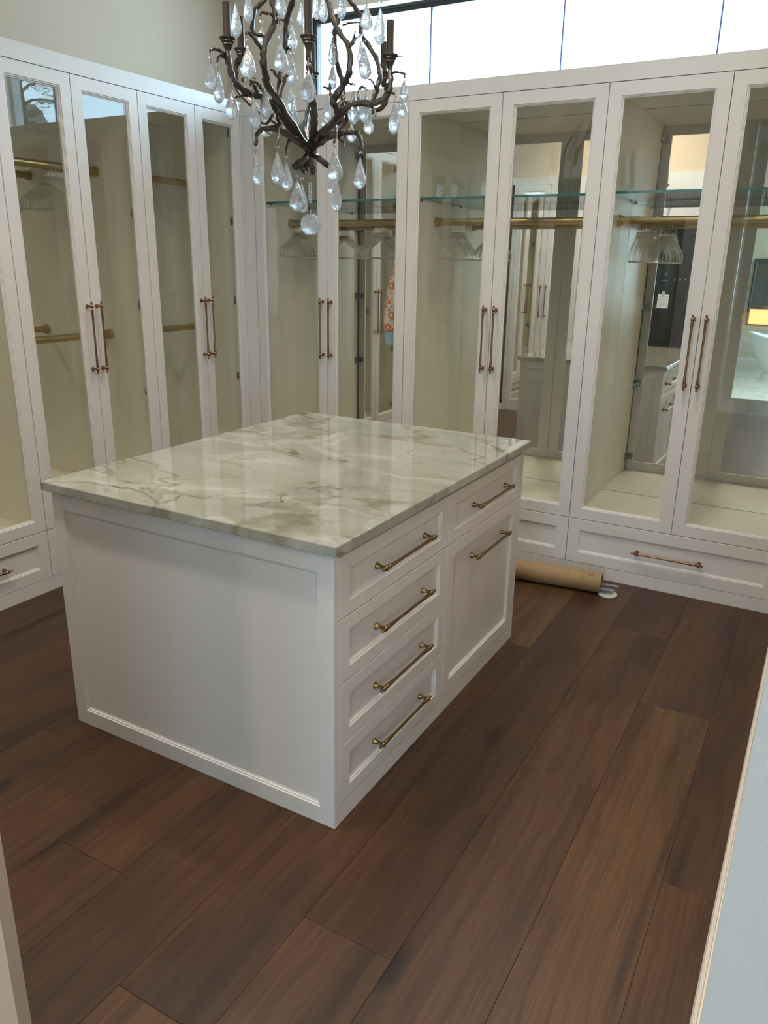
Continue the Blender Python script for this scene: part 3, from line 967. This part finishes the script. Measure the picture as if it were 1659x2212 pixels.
# ================================================================ cardboard tube, strips, cap
A0 = Vector((-0.86, 2.085, 0.0535))
A1 = Vector((0.222, 2.205, 0.0535))
ax = (A1 - A0).normalized()
sd = Vector((-ax.y, ax.x, 0))
def tl(x, y, s):
    return A0 + ax * s + sd * x + Vector((0, 0, y))
LT = (A1 - A0).length
mb = MB()
n = 32
prof = [(0.048, 0.0), (0.052, 0.0), (0.0525, 0.3), (0.0525, LT - 0.002), (0.0518, LT), (0.0485, LT), (0.048, LT - 0.01), (0.048, 0.3)]
rings = [[tuple(tl(r * math.cos(2 * math.pi * k / n), r * math.sin(2 * math.pi * k / n), s)) for k in range(n)] for r, s in prof]
tub = mb.loops(rings, wrap=True).build('cardboard_tube', M['card'], origin=tuple(A0), smooth=40)
tag(tub, 'brown cardboard tube lying on the floor against the wardrobe plinth', 'tube')
def tube_text(body, size, s_pos, ang, spin=0.0):
    cu = bpy.data.curves.new('print', 'FONT')
    cu.body = body
    cu.size = size
    cu.align_x = 'CENTER'
    cu.align_y = 'CENTER'
    cu.extrude = 0.0
    ob = bpy.data.objects.new('print', cu)
    COL.objects.link(ob)
    bpy.context.view_layer.update()
    me = bpy.data.meshes.new_from_object(ob.evaluated_get(bpy.context.evaluated_depsgraph_get()))
    bpy.data.objects.remove(ob)
    bm = bmesh.new()
    bm.from_mesh(me)
    bmesh.ops.subdivide_edges(bm, edges=bm.edges, cuts=1)
    R_ = 0.0529
    for v_ in bm.verts:
        x, y = v_.co.x * math.cos(spin) - v_.co.y * math.sin(spin), v_.co.x * math.sin(spin) + v_.co.y * math.cos(spin)
        a = ang + y / R_
        v_.co = tl(-R_ * math.cos(a), R_ * math.sin(a), s_pos + x) - A0
    bm.to_mesh(me)
    bm.free()
    me.materials.clear()
    me.materials.append(M['ink'])
    return link('print', me, tub)
tube_text('CI', 0.030, LT - 0.052, math.radians(64), 0.0)
tube_text('Z I S', 0.017, LT - 0.084, math.radians(54), math.pi / 2)
rs = random.Random(3)
for i, (dx, dz, ex, w) in enumerate([(0.020, -0.012, 0.085, 0.012), (-0.012, -0.026, 0.062, 0.012), (0.000, -0.030, 0.058, 0.010), (-0.022, -0.022, 0.050, 0.011), (0.010, -0.032, 0.070, 0.010)]):
    mb = MB()
    hz = 0.0065
    for a, b in (((-w / 2, -hz / 2), (w / 2, -hz / 2 + 0.0015)), ((-w / 2, -hz / 2), (-w / 2 + 0.0015, hz / 2)), ((w / 2 - 0.0015, -hz / 2), (w / 2, hz / 2)), ((-w / 2, hz / 2 - 0.0015), (-w / 4, hz / 2)), ((w / 4, hz / 2 - 0.0015), (w / 2, hz / 2))):
        mb.box((a[0] + dx, a[1] + dz, LT - 0.55), (b[0] + dx, b[1] + dz, LT + ex), 0, lambda x, y, s: tuple(tl(x, y, s)))
    o = mb.build('metal_strip', M['zinc'], origin=tuple(tl(dx, dz, LT)))
    tag(o, ['longest grey metal channel strip, set apart at the far side of the tube mouth', 'grey metal channel strip in the middle of the tube mouth', 'grey metal channel strip lowest in the tube mouth', 'shortest grey metal channel strip, at the near side of the tube mouth', 'second longest grey metal channel strip in the cardboard tube'][i], 'metal strip', 'strips in the cardboard tube')
mb = MB()
mb.lathe([(0.036, 0.0), (0.0475, 0.0), (0.0490, 0.002), (0.0490, 0.007), (0.0470, 0.009), (0.030, 0.009), (0.028, 0.006), (0.0005, 0.006)], 32, lambda x, y, s: (x + 0.262, y + 2.190, s + 0.0006))
tag(mb.build('tube_cap', M['plastic'], origin=(0.262, 2.19, 0), smooth=40), 'round milky plastic cap on the floor under the metal strips', 'cap')

# ================================================================ chandelier
HUB = Vector((-0.579, 0.74, 1.99))
UR = Vector((0.82007, 0.57226, 0))
TC = Vector((0.57226, -0.82007, 0))
def ch(u, w, z):
    return UR * u + TC * w + Vector((0, 0, z))
BR = [
 ([(0.002,0.0,-0.001),(-0.071,0.06,0.068),(-0.114,0.1,0.115),(-0.149,0.13,0.131),(-0.192,0.15,0.14),(-0.225,0.16,0.165),(-0.241,0.155,0.217),(-0.243,0.145,0.253)],0.012,0.008),
 ([(0.004,0.0,0.002),(0.016,0.08,0.046),(0.016,0.15,0.077),(0.014,0.21,0.108),(0.01,0.27,0.152),(0.003,0.29,0.189),(0.003,0.29,0.232)],0.012,0.008),
 ([(0.005,0.0,-0.001),(0.024,0.02,0.028),(0.076,0.06,0.068),(0.117,0.1,0.109),(0.158,0.12,0.122),(0.198,0.14,0.12),(0.238,0.155,0.133),(0.258,0.16,0.165),(0.256,0.145,0.225)],0.012,0.008),
 ([(0.002,-0.01,0.003),(-0.074,-0.06,0.063),(-0.144,-0.11,0.118),(-0.208,-0.14,0.166),(-0.243,-0.16,0.209),(-0.245,-0.16,0.267),(-0.224,-0.145,0.304)],0.011,0.008),
 ([(0.003,-0.01,0.005),(-0.01,-0.1,0.071),(-0.005,-0.2,0.132),(0.012,-0.28,0.193),(0.016,-0.3,0.244),(0.016,-0.29,0.268)],0.011,0.008),
 ([(0.005,-0.01,0.003),(0.074,-0.06,0.077),(0.151,-0.11,0.123),(0.225,-0.15,0.145),(0.266,-0.16,0.171),(0.275,-0.155,0.207),(0.271,-0.145,0.235)],0.011,0.008),
 ([(-0.003,0.02,0.001),(-0.061,0.06,0.076),(-0.096,0.1,0.128),(-0.124,0.15,0.158),(-0.132,0.19,0.206),(-0.13,0.19,0.252),(-0.106,0.17,0.308),(-0.096,0.16,0.338),(-0.103,0.14,0.381),(-0.11,0.1,0.438),(-0.087,0.06,0.516),(-0.02,0.02,0.593),(0.003,-0.0,0.669)],0.011,0.007),
 ([(0.005,-0.02,0.009),(-0.044,-0.06,0.064),(-0.091,-0.11,0.133),(-0.099,-0.15,0.194),(-0.092,-0.16,0.268),(-0.075,-0.16,0.347),(-0.069,-0.15,0.41),(-0.047,-0.12,0.466),(-0.036,-0.09,0.52),(-0.016,-0.05,0.589),(0.004,0.0,0.669)],0.01,0.007),
 ([(0.008,0.02,0.006),(0.033,0.06,0.036),(0.094,0.1,0.088),(0.079,0.12,0.13),(0.115,0.14,0.176),(0.128,0.16,0.209),(0.128,0.16,0.269),(0.089,0.13,0.329),(0.065,0.1,0.41),(0.055,0.08,0.474),(0.03,0.03,0.577),(0.008,-0.0,0.669)],0.011,0.007),
 ([(0.204,0.13,0.123),(0.218,0.12,0.167),(0.23,0.1,0.217),(0.212,0.06,0.278),(0.174,0.02,0.344),(0.173,0.0,0.398),(0.136,-0.03,0.449),(0.113,-0.03,0.505),(0.076,-0.02,0.572),(0.008,0.0,0.67)],0.008,0.006),
 ([(0.079,-0.04,0.083),(0.105,-0.1,0.156),(0.121,-0.12,0.214),(0.101,-0.12,0.279),(0.091,-0.11,0.342),(0.096,-0.1,0.387),(0.113,-0.1,0.442),(0.101,-0.08,0.511),(0.049,-0.04,0.6),(0.007,0.0,0.669)],0.009,0.006),
 ([(-0.136,0.14,0.14),(-0.155,0.15,0.161),(-0.18,0.17,0.165)],0.006,0.003),
 ([(-0.176,0.02,0.338),(-0.167,0.02,0.391),(-0.134,0.02,0.424),(-0.112,0.03,0.458),(-0.061,0.02,0.545),(0.005,0.0,0.669)],0.007,0.006),
 ([(-0.131,0.18,0.239),(-0.157,0.2,0.272),(-0.176,0.22,0.285),(-0.182,0.23,0.277)],0.006,0.003),
 ([(-0.097,0.16,0.336),(-0.109,0.17,0.346),(-0.134,0.18,0.347),(-0.139,0.18,0.338)],0.005,0.003),
 ([(-0.176,0.02,0.336),(-0.167,0.02,0.329),(-0.138,0.0,0.328),(-0.133,-0.02,0.3)],0.006,0.005),
 ([(0.128,0.16,0.267),(0.141,0.16,0.285),(0.172,0.05,0.332)],0.006,0.005),
 ([(0.11,0.1,0.344),(0.138,0.13,0.345),(0.164,0.15,0.339)],0.003,0.002),
 ([(0.138,0.14,0.287),(0.144,0.15,0.307),(0.146,0.16,0.318)],0.004,0.0015),
 ([(-0.069,-0.14,0.405),(-0.092,-0.12,0.41),(-0.09,-0.1,0.375)],0.004,0.002),
 ([(-0.071,-0.15,0.328),(-0.06,-0.14,0.332),(-0.057,-0.13,0.32)],0.005,0.003),
 ([(-0.249,0.15,0.239),(-0.268,0.18,0.244),(-0.287,0.2,0.24),(-0.289,0.2,0.232)],0.005,0.0025),
 ([(-0.252,0.15,0.23),(-0.263,0.17,0.231),(-0.27,0.19,0.22),(-0.272,0.19,0.208)],0.005,0.0025),
 ([(-0.188,0.14,0.13),(-0.208,0.17,0.124),(-0.233,0.2,0.11)],0.005,0.002),
 ([(-0.202,0.14,0.17),(-0.192,0.12,0.186),(-0.163,0.08,0.191)],0.005,0.002),
 ([(0.26,0.15,0.204),(0.281,0.17,0.206),(0.297,0.18,0.2),(0.299,0.18,0.187)],0.004,0.002),
 ([(0.243,0.15,0.15),(0.258,0.18,0.147),(0.269,0.19,0.138)],0.005,0.003),
 ([(0.194,0.13,0.119),(0.208,0.14,0.101),(0.212,0.15,0.081)],0.005,0.003),
 ([(0.249,0.14,0.242),(0.273,0.15,0.25),(0.295,0.16,0.251)],0.003,0.0015),
 ([(-0.003,0.02,-0.003),(-0.052,0.08,0.022),(-0.097,0.12,0.039),(-0.141,0.15,0.037),(-0.159,0.17,0.02),(-0.166,0.18,-0.015)],0.011,0.005),
 ([(0.009,0.02,0.001),(0.052,0.07,0.022),(0.098,0.1,0.037),(0.144,0.13,0.038),(0.161,0.15,0.025),(0.169,0.16,-0.016)],0.011,0.005),
 ([(-0.09,0.12,0.05),(-0.093,0.16,0.031),(-0.097,0.19,-0.008)],0.006,0.0035),
 ([(-0.092,0.12,0.054),(-0.097,0.15,0.074),(-0.094,0.17,0.087)],0.006,0.003),
 ([(-0.065,0.08,0.016),(-0.071,0.1,-0.002),(-0.076,0.12,-0.037)],0.005,0.003),
 ([(0.091,0.1,0.037),(0.085,0.14,0.052),(0.086,0.2,0.022),(0.078,0.22,-0.011)],0.006,0.0035),
 ([(0.098,0.1,0.043),(0.112,0.12,0.03),(0.113,0.14,0.019)],0.005,0.002),
 ([(0.096,0.1,0.024),(0.109,0.13,0.007),(0.113,0.15,-0.009)],0.005,0.002),
 ([(-0.115,0.1,0.085),(-0.136,0.06,0.066),(-0.167,0.02,0.071),(-0.126,0.0,0.04)],0.005,0.002),
 ([(-0.157,0.13,0.141),(-0.168,0.16,0.155),(-0.175,0.18,0.163),(-0.174,0.19,0.149)],0.006,0.003),
 ([(-0.122,0.15,0.154),(-0.138,0.13,0.174),(-0.143,0.12,0.182)],0.005,0.003),
 ([(-0.096,0.1,0.128),(-0.072,0.08,0.194),(-0.062,0.08,0.203)],0.007,0.004),
 ([(-0.095,-0.14,0.228),(-0.116,-0.13,0.256),(-0.125,-0.12,0.258)],0.006,0.003),
 ([(0.12,0.14,0.181),(0.133,0.16,0.169),(0.139,0.17,0.169)],0.004,0.002),
 ([(0.08,0.11,0.132),(0.071,0.1,0.154),(0.069,0.1,0.183)],0.006,0.003),
 ([(0.071,0.1,0.166),(0.052,0.09,0.172),(0.046,0.09,0.171)],0.004,0.0015),
 ([(0.162,0.12,0.12),(0.161,0.1,0.157),(0.171,0.09,0.176),(0.185,0.09,0.172)],0.006,0.003),
 ([(0.213,0.12,0.169),(0.202,0.14,0.183),(0.185,0.16,0.187)],0.004,0.0015),
 ([(0.127,-0.02,0.156),(0.13,-0.03,0.127),(0.123,-0.05,0.09),(0.078,-0.03,0.055)],0.007,0.006),
 ([(0.087,0.0,0.09),(0.103,-0.02,0.133),(0.118,-0.04,0.163),(0.114,-0.06,0.202)],0.007,0.005),
 ([(0.096,0.03,0.103),(0.12,0.03,0.117),(0.159,0.02,0.12)],0.006,0.003),
 ([(0.001,-0.0,-0.01),(-0.018,0.04,-0.039),(-0.045,0.07,-0.063)],0.009,0.014),
 ([(-0.0,-0.0,-0.01),(-0.011,-0.0,-0.046),(-0.02,0.01,-0.074)],0.009,0.012),
 ([(0.005,0.0,-0.01),(0.009,-0.03,-0.042),(0.013,-0.05,-0.075)],0.008,0.009),
 ([(0.011,-0.0,-0.014),(0.038,0.02,-0.033),(0.064,0.04,-0.055)],0.009,0.009),
 ([(-0.001,0.01,-0.015),(-0.004,0.03,-0.036),(0.002,0.03,-0.058)],0.008,0.008),
]
CR = [(-0.291,0.2,0.206,0.079,0.017),(-0.271,0.19,0.189,0.093,0.016),(-0.232,0.2,0.137,0.085,0.022),(-0.177,0.23,0.249,0.09,0.023),(-0.185,0.03,0.443,0.085,0.018),(-0.223,0.05,0.404,0.095,0.017),(-0.152,-0.1,0.381,0.059,0.014),(-0.084,0.12,0.286,0.082,0.021),(-0.05,0.05,0.259,0.077,0.019),(-0.051,-0.13,0.399,0.079,0.018),(-0.082,0.15,0.421,0.078,0.017),(-0.169,0.19,0.121,0.092,0.019),(-0.135,0.16,0.148,0.085,0.021),(-0.141,-0.0,0.105,0.072,0.022),(-0.06,-0.1,0.208,0.084,0.017),(-0.05,-0.08,0.156,0.094,0.019),(0.002,0.33,0.17,0.085,0.026),(-0.019,-0.12,0.463,0.074,0.013),(0.03,-0.15,0.503,0.083,0.013),(0.05,0.1,0.425,0.076,0.015),(0.108,0.1,0.435,0.074,0.016),(0.185,0.1,0.404,0.071,0.019),(0.232,0.05,0.411,0.105,0.019),(0.084,-0.1,0.357,0.083,0.016),(0.084,-0.08,0.275,0.077,0.018),(0.176,-0.05,0.34,0.073,0.014),(0.18,0.06,0.298,0.095,0.02),(0.145,0.1,0.165,0.101,0.02),(0.184,0.1,0.153,0.084,0.02),(0.199,0.02,0.112,0.063,0.017),(0.298,0.18,0.185,0.063,0.014),(0.295,0.18,0.13,0.053,0.016),(0.269,0.19,0.12,0.093,0.017),(0.067,-0.08,0.182,0.08,0.017),(0.057,-0.2,0.139,0.042,0.012),(0.016,-0.2,0.152,0.085,0.017),(0.148,-0.1,0.098,0.059,0.014),(-0.166,0.18,-0.04,0.093,0.016),(-0.099,0.19,-0.033,0.097,0.02),(-0.073,0.12,-0.054,0.087,0.02),(-0.04,0.07,-0.105,0.097,0.026),(-0.025,0.04,-0.109,0.096,0.018),(0.078,0.22,-0.03,0.088,0.023),(0.077,0.02,-0.077,0.064,0.016),(0.095,0.04,-0.101,0.096,0.017),(0.164,0.16,-0.039,0.095,0.018)]
chd = thing('chandelier', tuple(HUB), 'dark bronze branch chandelier with candle sleeves and hanging rock crystals above the island', 'chandelier')
def smooth_path(pts, sub=4):
    P = [Vector(p) for p in pts]
    out = []
    for i in range(len(P) - 1):
        p0 = P[i - 1] if i > 0 else P[i]
        p1, p2 = P[i], P[i + 1]
        p3 = P[i + 2] if i + 2 < len(P) else P[i + 1]
        for k in range(sub):
            t_ = k / sub
            out.append(0.5 * ((2 * p1) + (p2 - p0) * t_ + (2 * p0 - 5 * p1 + 4 * p2 - p3) * t_ * t_ + (3 * p1 - p0 - 3 * p2 + p3) * t_ ** 3))
    out.append(P[-1])
    return out
rb = random.Random(5)
for pts, ra, rz in BR:
    path = smooth_path([ch(*p) for p in pts], 5)
    m_ = len(path)
    rad = []
    for i, p in enumerate(path):
        f = i / (m_ - 1)
        rad.append((ra + (rz - ra) * f) * 1.06 * (1 + 0.16 * math.sin(i * 1.9) + rb.uniform(-0.10, 0.10)))
        if 0 < i < m_ - 1:
            path[i] = p + Vector((rb.uniform(-1, 1), rb.uniform(-1, 1), rb.uniform(-1, 1))) * 0.0018
    if rz < 0.004:
        rad[-1] *= 0.5
    MB().tube(path, rad, 7).build('branch', M['branch'], chd, None, 45)
CUPS = [(-0.243, 0.145, 0.253), (0.003, 0.290, 0.232), (0.256, 0.145, 0.225), (-0.224, -0.145, 0.290), (0.016, -0.290, 0.255), (0.262, -0.145, 0.235)]
CUPM = MB().lathe([(0.006, -0.012), (0.0095, 0.0), (0.013, 0.010), (0.0165, 0.014), (0.0155, 0.017), (0.0205, 0.022), (0.0195, 0.0255), (0.0245, 0.029), (0.0250, 0.033), (0.0205, 0.035), (0.012, 0.034)], 18).mesh('candle_cup', M['branch'], 50)
SLVM = MB().lathe([(0.0118, 0.030), (0.0120, 0.050), (0.0117, 0.085), (0.0119, 0.122), (0.0113, 0.127), (0.0085, 0.127), (0.0085, 0.118)], 16).mesh('candle_sleeve', M['sleeve'], 40)
for c in CUPS:
    p = ch(*c)
    link('candle_cup', CUPM, chd, tuple(p))
    link('candle_sleeve', SLVM, chd, tuple(p))
# crystals: unit drop, top at z=0, bottom at z=-1, radius 1
def drop(seed, sides):
    rr = random.Random(seed)
    prof = [(0.06, 0.0), (0.22, -0.10), (0.48, -0.28), (0.78, -0.48), (0.98, -0.66), (0.97, -0.78), (0.72, -0.91), (0.30, -0.985), (0.08, -1.0)]
    mb = MB()
    rings = []
    for r, z in prof:
        ph = rr.uniform(-0.12, 0.12)
        rings.append([(r * (1 + rr.uniform(-0.07, 0.07)) * math.cos(2 * math.pi * k / sides + ph), 0.82 * r * (1 + rr.uniform(-0.07, 0.07)) * math.sin(2 * math.pi * k / sides + ph), z) for k in range(sides)])
    mb.loops(rings, close_first=True, close_last=True)
    return mb.mesh('crystal_drop', M['crystal'])
DROPS = [drop(s, 7 + s % 3) for s in range(5)]
BEAD = MB().lathe([(0.15, -0.62), (0.75, -0.45), (1.0, 0.0), (0.75, 0.45), (0.15, 0.62)], 8).mesh('bead', M['crystal'])
WIRE = MB().tube([(0, 0, 0), (0, 0, 1)], 0.0009, 4).mesh('wire', M['steel'])
for i, (u, w, z, ln, rd) in enumerate(CR):
    p = ch(u, w, z)
    o = link('crystal_drop', DROPS[i % 5], chd, tuple(p))
    o.scale = (rd * 1.14, rd * 1.14, ln)
    o.rotation_euler = (rb.uniform(-0.05, 0.05), rb.uniform(-0.05, 0.05), rb.uniform(0, 6.28))
    wr = link('wire', WIRE, chd, tuple(p + Vector((0, 0, -0.004))))
    wr.scale = (1, 1, 0.036)
    b = link('bead', BEAD, chd, tuple(p + Vector((0, 0, 0.014))))
    b.scale = (0.0075, 0.0075, 0.0062)
# crystal ball on its bead string
BALLP = ch(0.003, 0.0, -0.238)
mb = MB()
rings = []
for j in range(1, 8):
    th = math.pi * j / 8
    rings.append([(0.036 * math.sin(th) * math.cos(2 * math.pi * (k + 0.5 * (j % 2)) / 12), 0.036 * math.sin(th) * math.sin(2 * math.pi * (k + 0.5 * (j % 2)) / 12), 0.036 * math.cos(th)) for k in range(12)])
mb.loops(rings, close_first=True, close_last=True)
link('crystal_ball', mb.mesh('crystal_ball', M['crystal']), chd, tuple(BALLP))
link('ball_cap', MB().lathe([(0.006, 0.033), (0.0065, 0.036), (0.006, 0.045), (0.002, 0.046)], 10).mesh('ball_cap', M['steel'], 40), chd, tuple(BALLP))
w_ = link('wire', WIRE, chd, tuple(BALLP + Vector((0, 0, 0.045))))
w_.scale = (1, 1, 0.135)
for k in range(8):
    b = link('bead', BEAD, chd, tuple(BALLP + Vector((0, 0, 0.074 + k * 0.0082))))
    b.scale = (0.0068, 0.0068, 0.0062)
# top ring, chain and ceiling rose (above the picture)
mb = MB()
mb.lathe([(0.010, 0.50), (0.022, 0.505), (0.018, 0.53), (0.010, 0.56), (0.006, 0.60)], 14)
mb.build('top_finial', M['branch'], chd, None, 40)
zc = 0.60
q = 0
while zc < CEIL - HUB.z - 0.06:
    pts = []
    for k in range(10):
        a = 2 * math.pi * k / 10
        x, z = 0.009 * math.cos(a), 0.020 * math.sin(a)
        pts.append((x, 0, z + zc + 0.015) if q % 2 == 0 else (0, x, z + zc + 0.015))
    MB().tube(pts, 0.0024, 5, closed=True).build('chain_link', M['branch'], chd, None, 60)
    zc += 0.033
    q += 1
MB().lathe([(0.004, CEIL - HUB.z - 0.06), (0.02, CEIL - HUB.z - 0.045), (0.055, CEIL - HUB.z - 0.02), (0.065, CEIL - HUB.z - 0.001)], 20).build('ceiling_rose', M['branch'], chd, None, 40)

# ================================================================ unseen ceiling lamps, added as fill light
def fill_lamp(x, y, power, where):
    d = thing('added_ceiling_lamp', (x, y, CEIL), 'added unseen ceiling fill lamp ' + where, 'lamp', 'added ceiling fill lamps')
    MB().lathe([(0.062, -0.001), (0.075, -0.001), (0.078, -0.006), (0.062, -0.010), (0.055, -0.004)], 24).build('trim_ring', M['ceil'], d, None, 40)
    MB().lathe([(0.001, -0.0065), (0.056, -0.0060), (0.056, -0.0020), (0.001, -0.0020)], 24).build('lens', M['fillglow'], d, None, 40)
    l = bpy.data.lights.new('fill_light', 'AREA')
    l.shape = 'DISK'
    l.size = 0.11
    l.energy = power
    l.color = (1.0, 0.89, 0.76)
    l.spread = math.radians(125)
    o = bpy.data.objects.new('fill_light', l)
    o.location = (0, 0, -0.014)
    o.parent = d
    COL.objects.link(o)
LP = 2.7
fill_lamp(-1.25, -0.42, LP * 2.0, 'over the corner of the island by the mirrored wardrobe')
fill_lamp(-0.95, 0.74, LP, 'over the hanger side edge of the island')
fill_lamp(-1.00, 1.50, LP * 1.3, 'nearest the corner of the two wardrobe runs')
fill_lamp(-0.60, -0.48, LP * 1.9, 'in front of the island end')
fill_lamp(0.35, -0.45, LP, 'just inside the doorway')
fill_lamp(0.45, 0.74, LP, 'over the aisle on the drawer side of the island')
fill_lamp(0.35, 1.50, LP * 1.3, 'over the aisle by the cardboard tube')
fill_lamp(0.90, -2.60, 11.0, 'in the hall beyond the doorway')
fill_lamp(1.50, -4.20, 3.0, 'in the bathroom near the tub')

# ================================================================ bathroom seen in the mirror
to = (0.75, -5.75, 0)
tbt = thing('bathtub', to, 'white freestanding bathtub glimpsed through the doorway in a mirror', 'bathtub')
n = 36
def oval(rx, ry, z, lift=0.0):
    return [(to[0] + rx * math.cos(2 * math.pi * k / n), to[1] + ry * math.sin(2 * math.pi * k / n), z + lift * (abs(math.cos(2 * math.pi * k / n)) ** 3)) for k in range(n)]
mb = MB()
mb.loops([oval(0.52, 0.24, 0.10), oval(0.62, 0.30, 0.22), oval(0.74, 0.36, 0.45), oval(0.81, 0.385, 0.58, 0.08), oval(0.84, 0.40, 0.595, 0.09), oval(0.84, 0.40, 0.615, 0.09), oval(0.79, 0.36, 0.615, 0.09), oval(0.72, 0.32, 0.50, 0.05), oval(0.60, 0.26, 0.24), oval(0.40, 0.18, 0.17)], close_first=True, close_last=True).build('shell', M['porcelain'], tbt, to, 50)
mb = MB()
mb.loops([oval(0.58, 0.28, 0.0), oval(0.58, 0.28, 0.05), oval(0.53, 0.25, 0.10)], close_first=True, close_last=True).build('base', M['porcelain'], tbt, to, 50)
nt = thing('wall_niche_lamp', (-0.02, -6.99, 0.72), 'warm glowing wall niche above the bathtub, glimpsed in a mirror', 'lamp')
MB().loops(frame_rings(-0.26, 0.22, 0.0, 1.05, [(0, 0.0), (0, 0.05), (0.02, 0.05), (0.02, 0.0)]), lambda a, b, c: (a + 0.02, c, b), wrap=True).build('frame', M['darkmetal'], nt)
MB().box((-0.20, 0.001, 0.02), (0.20, 0.006, 0.26)).build('lit_panel', M['glow'], nt)
MB().box((-0.20, 0.001, 0.261), (0.20, 0.006, 1.02)).build('stone_panel', M['siding'], nt)

# ================================================================ outside, seen only as a reflection in the left doors
ho = (9.75, 9.4, 0)
hs = thing('neighbour_house', ho, 'neighbouring house with a curved plaster gable, reflected in a wardrobe door', 'house')
gp = [(8.25, 0), (8.25, 3.95), (8.4, 4.0), (8.55, 4.12), (8.7, 4.33), (8.85, 4.43), (9.2, 4.5), (11.0, 4.5), (11.0, 0)]
rg = lambda y: [(x, y, z) for x, z in gp]
mb = MB()
mb.loops([rg(9.4), rg(9.65)], close_first=True, close_last=True).build('gable_wall', M['roof'], hs, ho)
mb = MB()
for i in range(9):
    x = -1.2 + 0.25 * i
    mb.lathe([(0.13, 0), (0.13, 2.0)], 8, lambda a, b, s, x=x, i=i: (ho[0] + x + a, 9.18 + s * 0.1, 3.78 + 0.06 * (i % 2) + b))
mb.build('roof_edge', M['stone'], hs, ho, 50)
vo_ = (4.75, 6.1, 0)
vp = thing('veranda_post', vo_, 'grey boarded veranda post with pale corner trim, reflected in a wardrobe door', 'post')
for i in range(3):
    MB().box((4.62 + i * 0.16, 6.0, 0), (4.772 + i * 0.16, 6.06, 6)).build('board', M['siding'], vp, vo_)
MB().box((4.56, 5.99, 0), (4.615, 6.07, 6)).build('corner_trim', M['whitetrim'], vp, vo_)
po = (7.15, 8.1, 0)
pt = thing('pine_tree', po, 'pine tree against the sky, reflected in the top of a wardrobe door', 'tree')
rp = random.Random(9)
tr = [Vector((7.1, 8.1, 0)), Vector((7.15, 8.1, 2.5)), Vector((7.25, 8.05, 4.5)), Vector((7.2, 8.0, 6.5)), Vector((7.15, 8.0, 8))]
MB().tube(tr, [0.13, 0.11, 0.09, 0.07, 0.03], 8).build('trunk', M['bark'], pt, po, 50)
mbn = MB()
for i in range(12):
    z = 3.7 + i * 0.18
    a = math.pi + rp.uniform(-0.9, 0.6)
    L_ = rp.uniform(0.4, 0.9)
    base = Vector((7.20, 8.05, z))
    d = Vector((math.cos(a), math.sin(a), rp.uniform(-0.1, 0.25)))
    pts = [base + d * (L_ * f) + Vector((0, 0, 0.1 * math.sin(f * 3))) for f in (0, 0.35, 0.7, 1)]
    MB().tube(pts, [0.03, 0.02, 0.013, 0.006], 5).build('limb', M['bark'], pt, po, 50)
    for j in range(34):
        f = rp.uniform(0.35, 1.05)
        c = base + d * (L_ * f) + Vector((rp.gauss(0, 0.10), rp.gauss(0, 0.10), rp.gauss(0.03, 0.06)))
        for k in range(5):
            e = Vector((rp.uniform(-1, 1), rp.uniform(-1, 1), rp.uniform(-0.2, 1))).normalized() * 0.13
            s_ = e.orthogonal().normalized() * 0.008
            mbn.add([c - s_, c + s_, c + e], [(0, 1, 2)])
nd = mbn.build('needles', M['needle'], pt, po)
nd['kind'] = 'stuff'
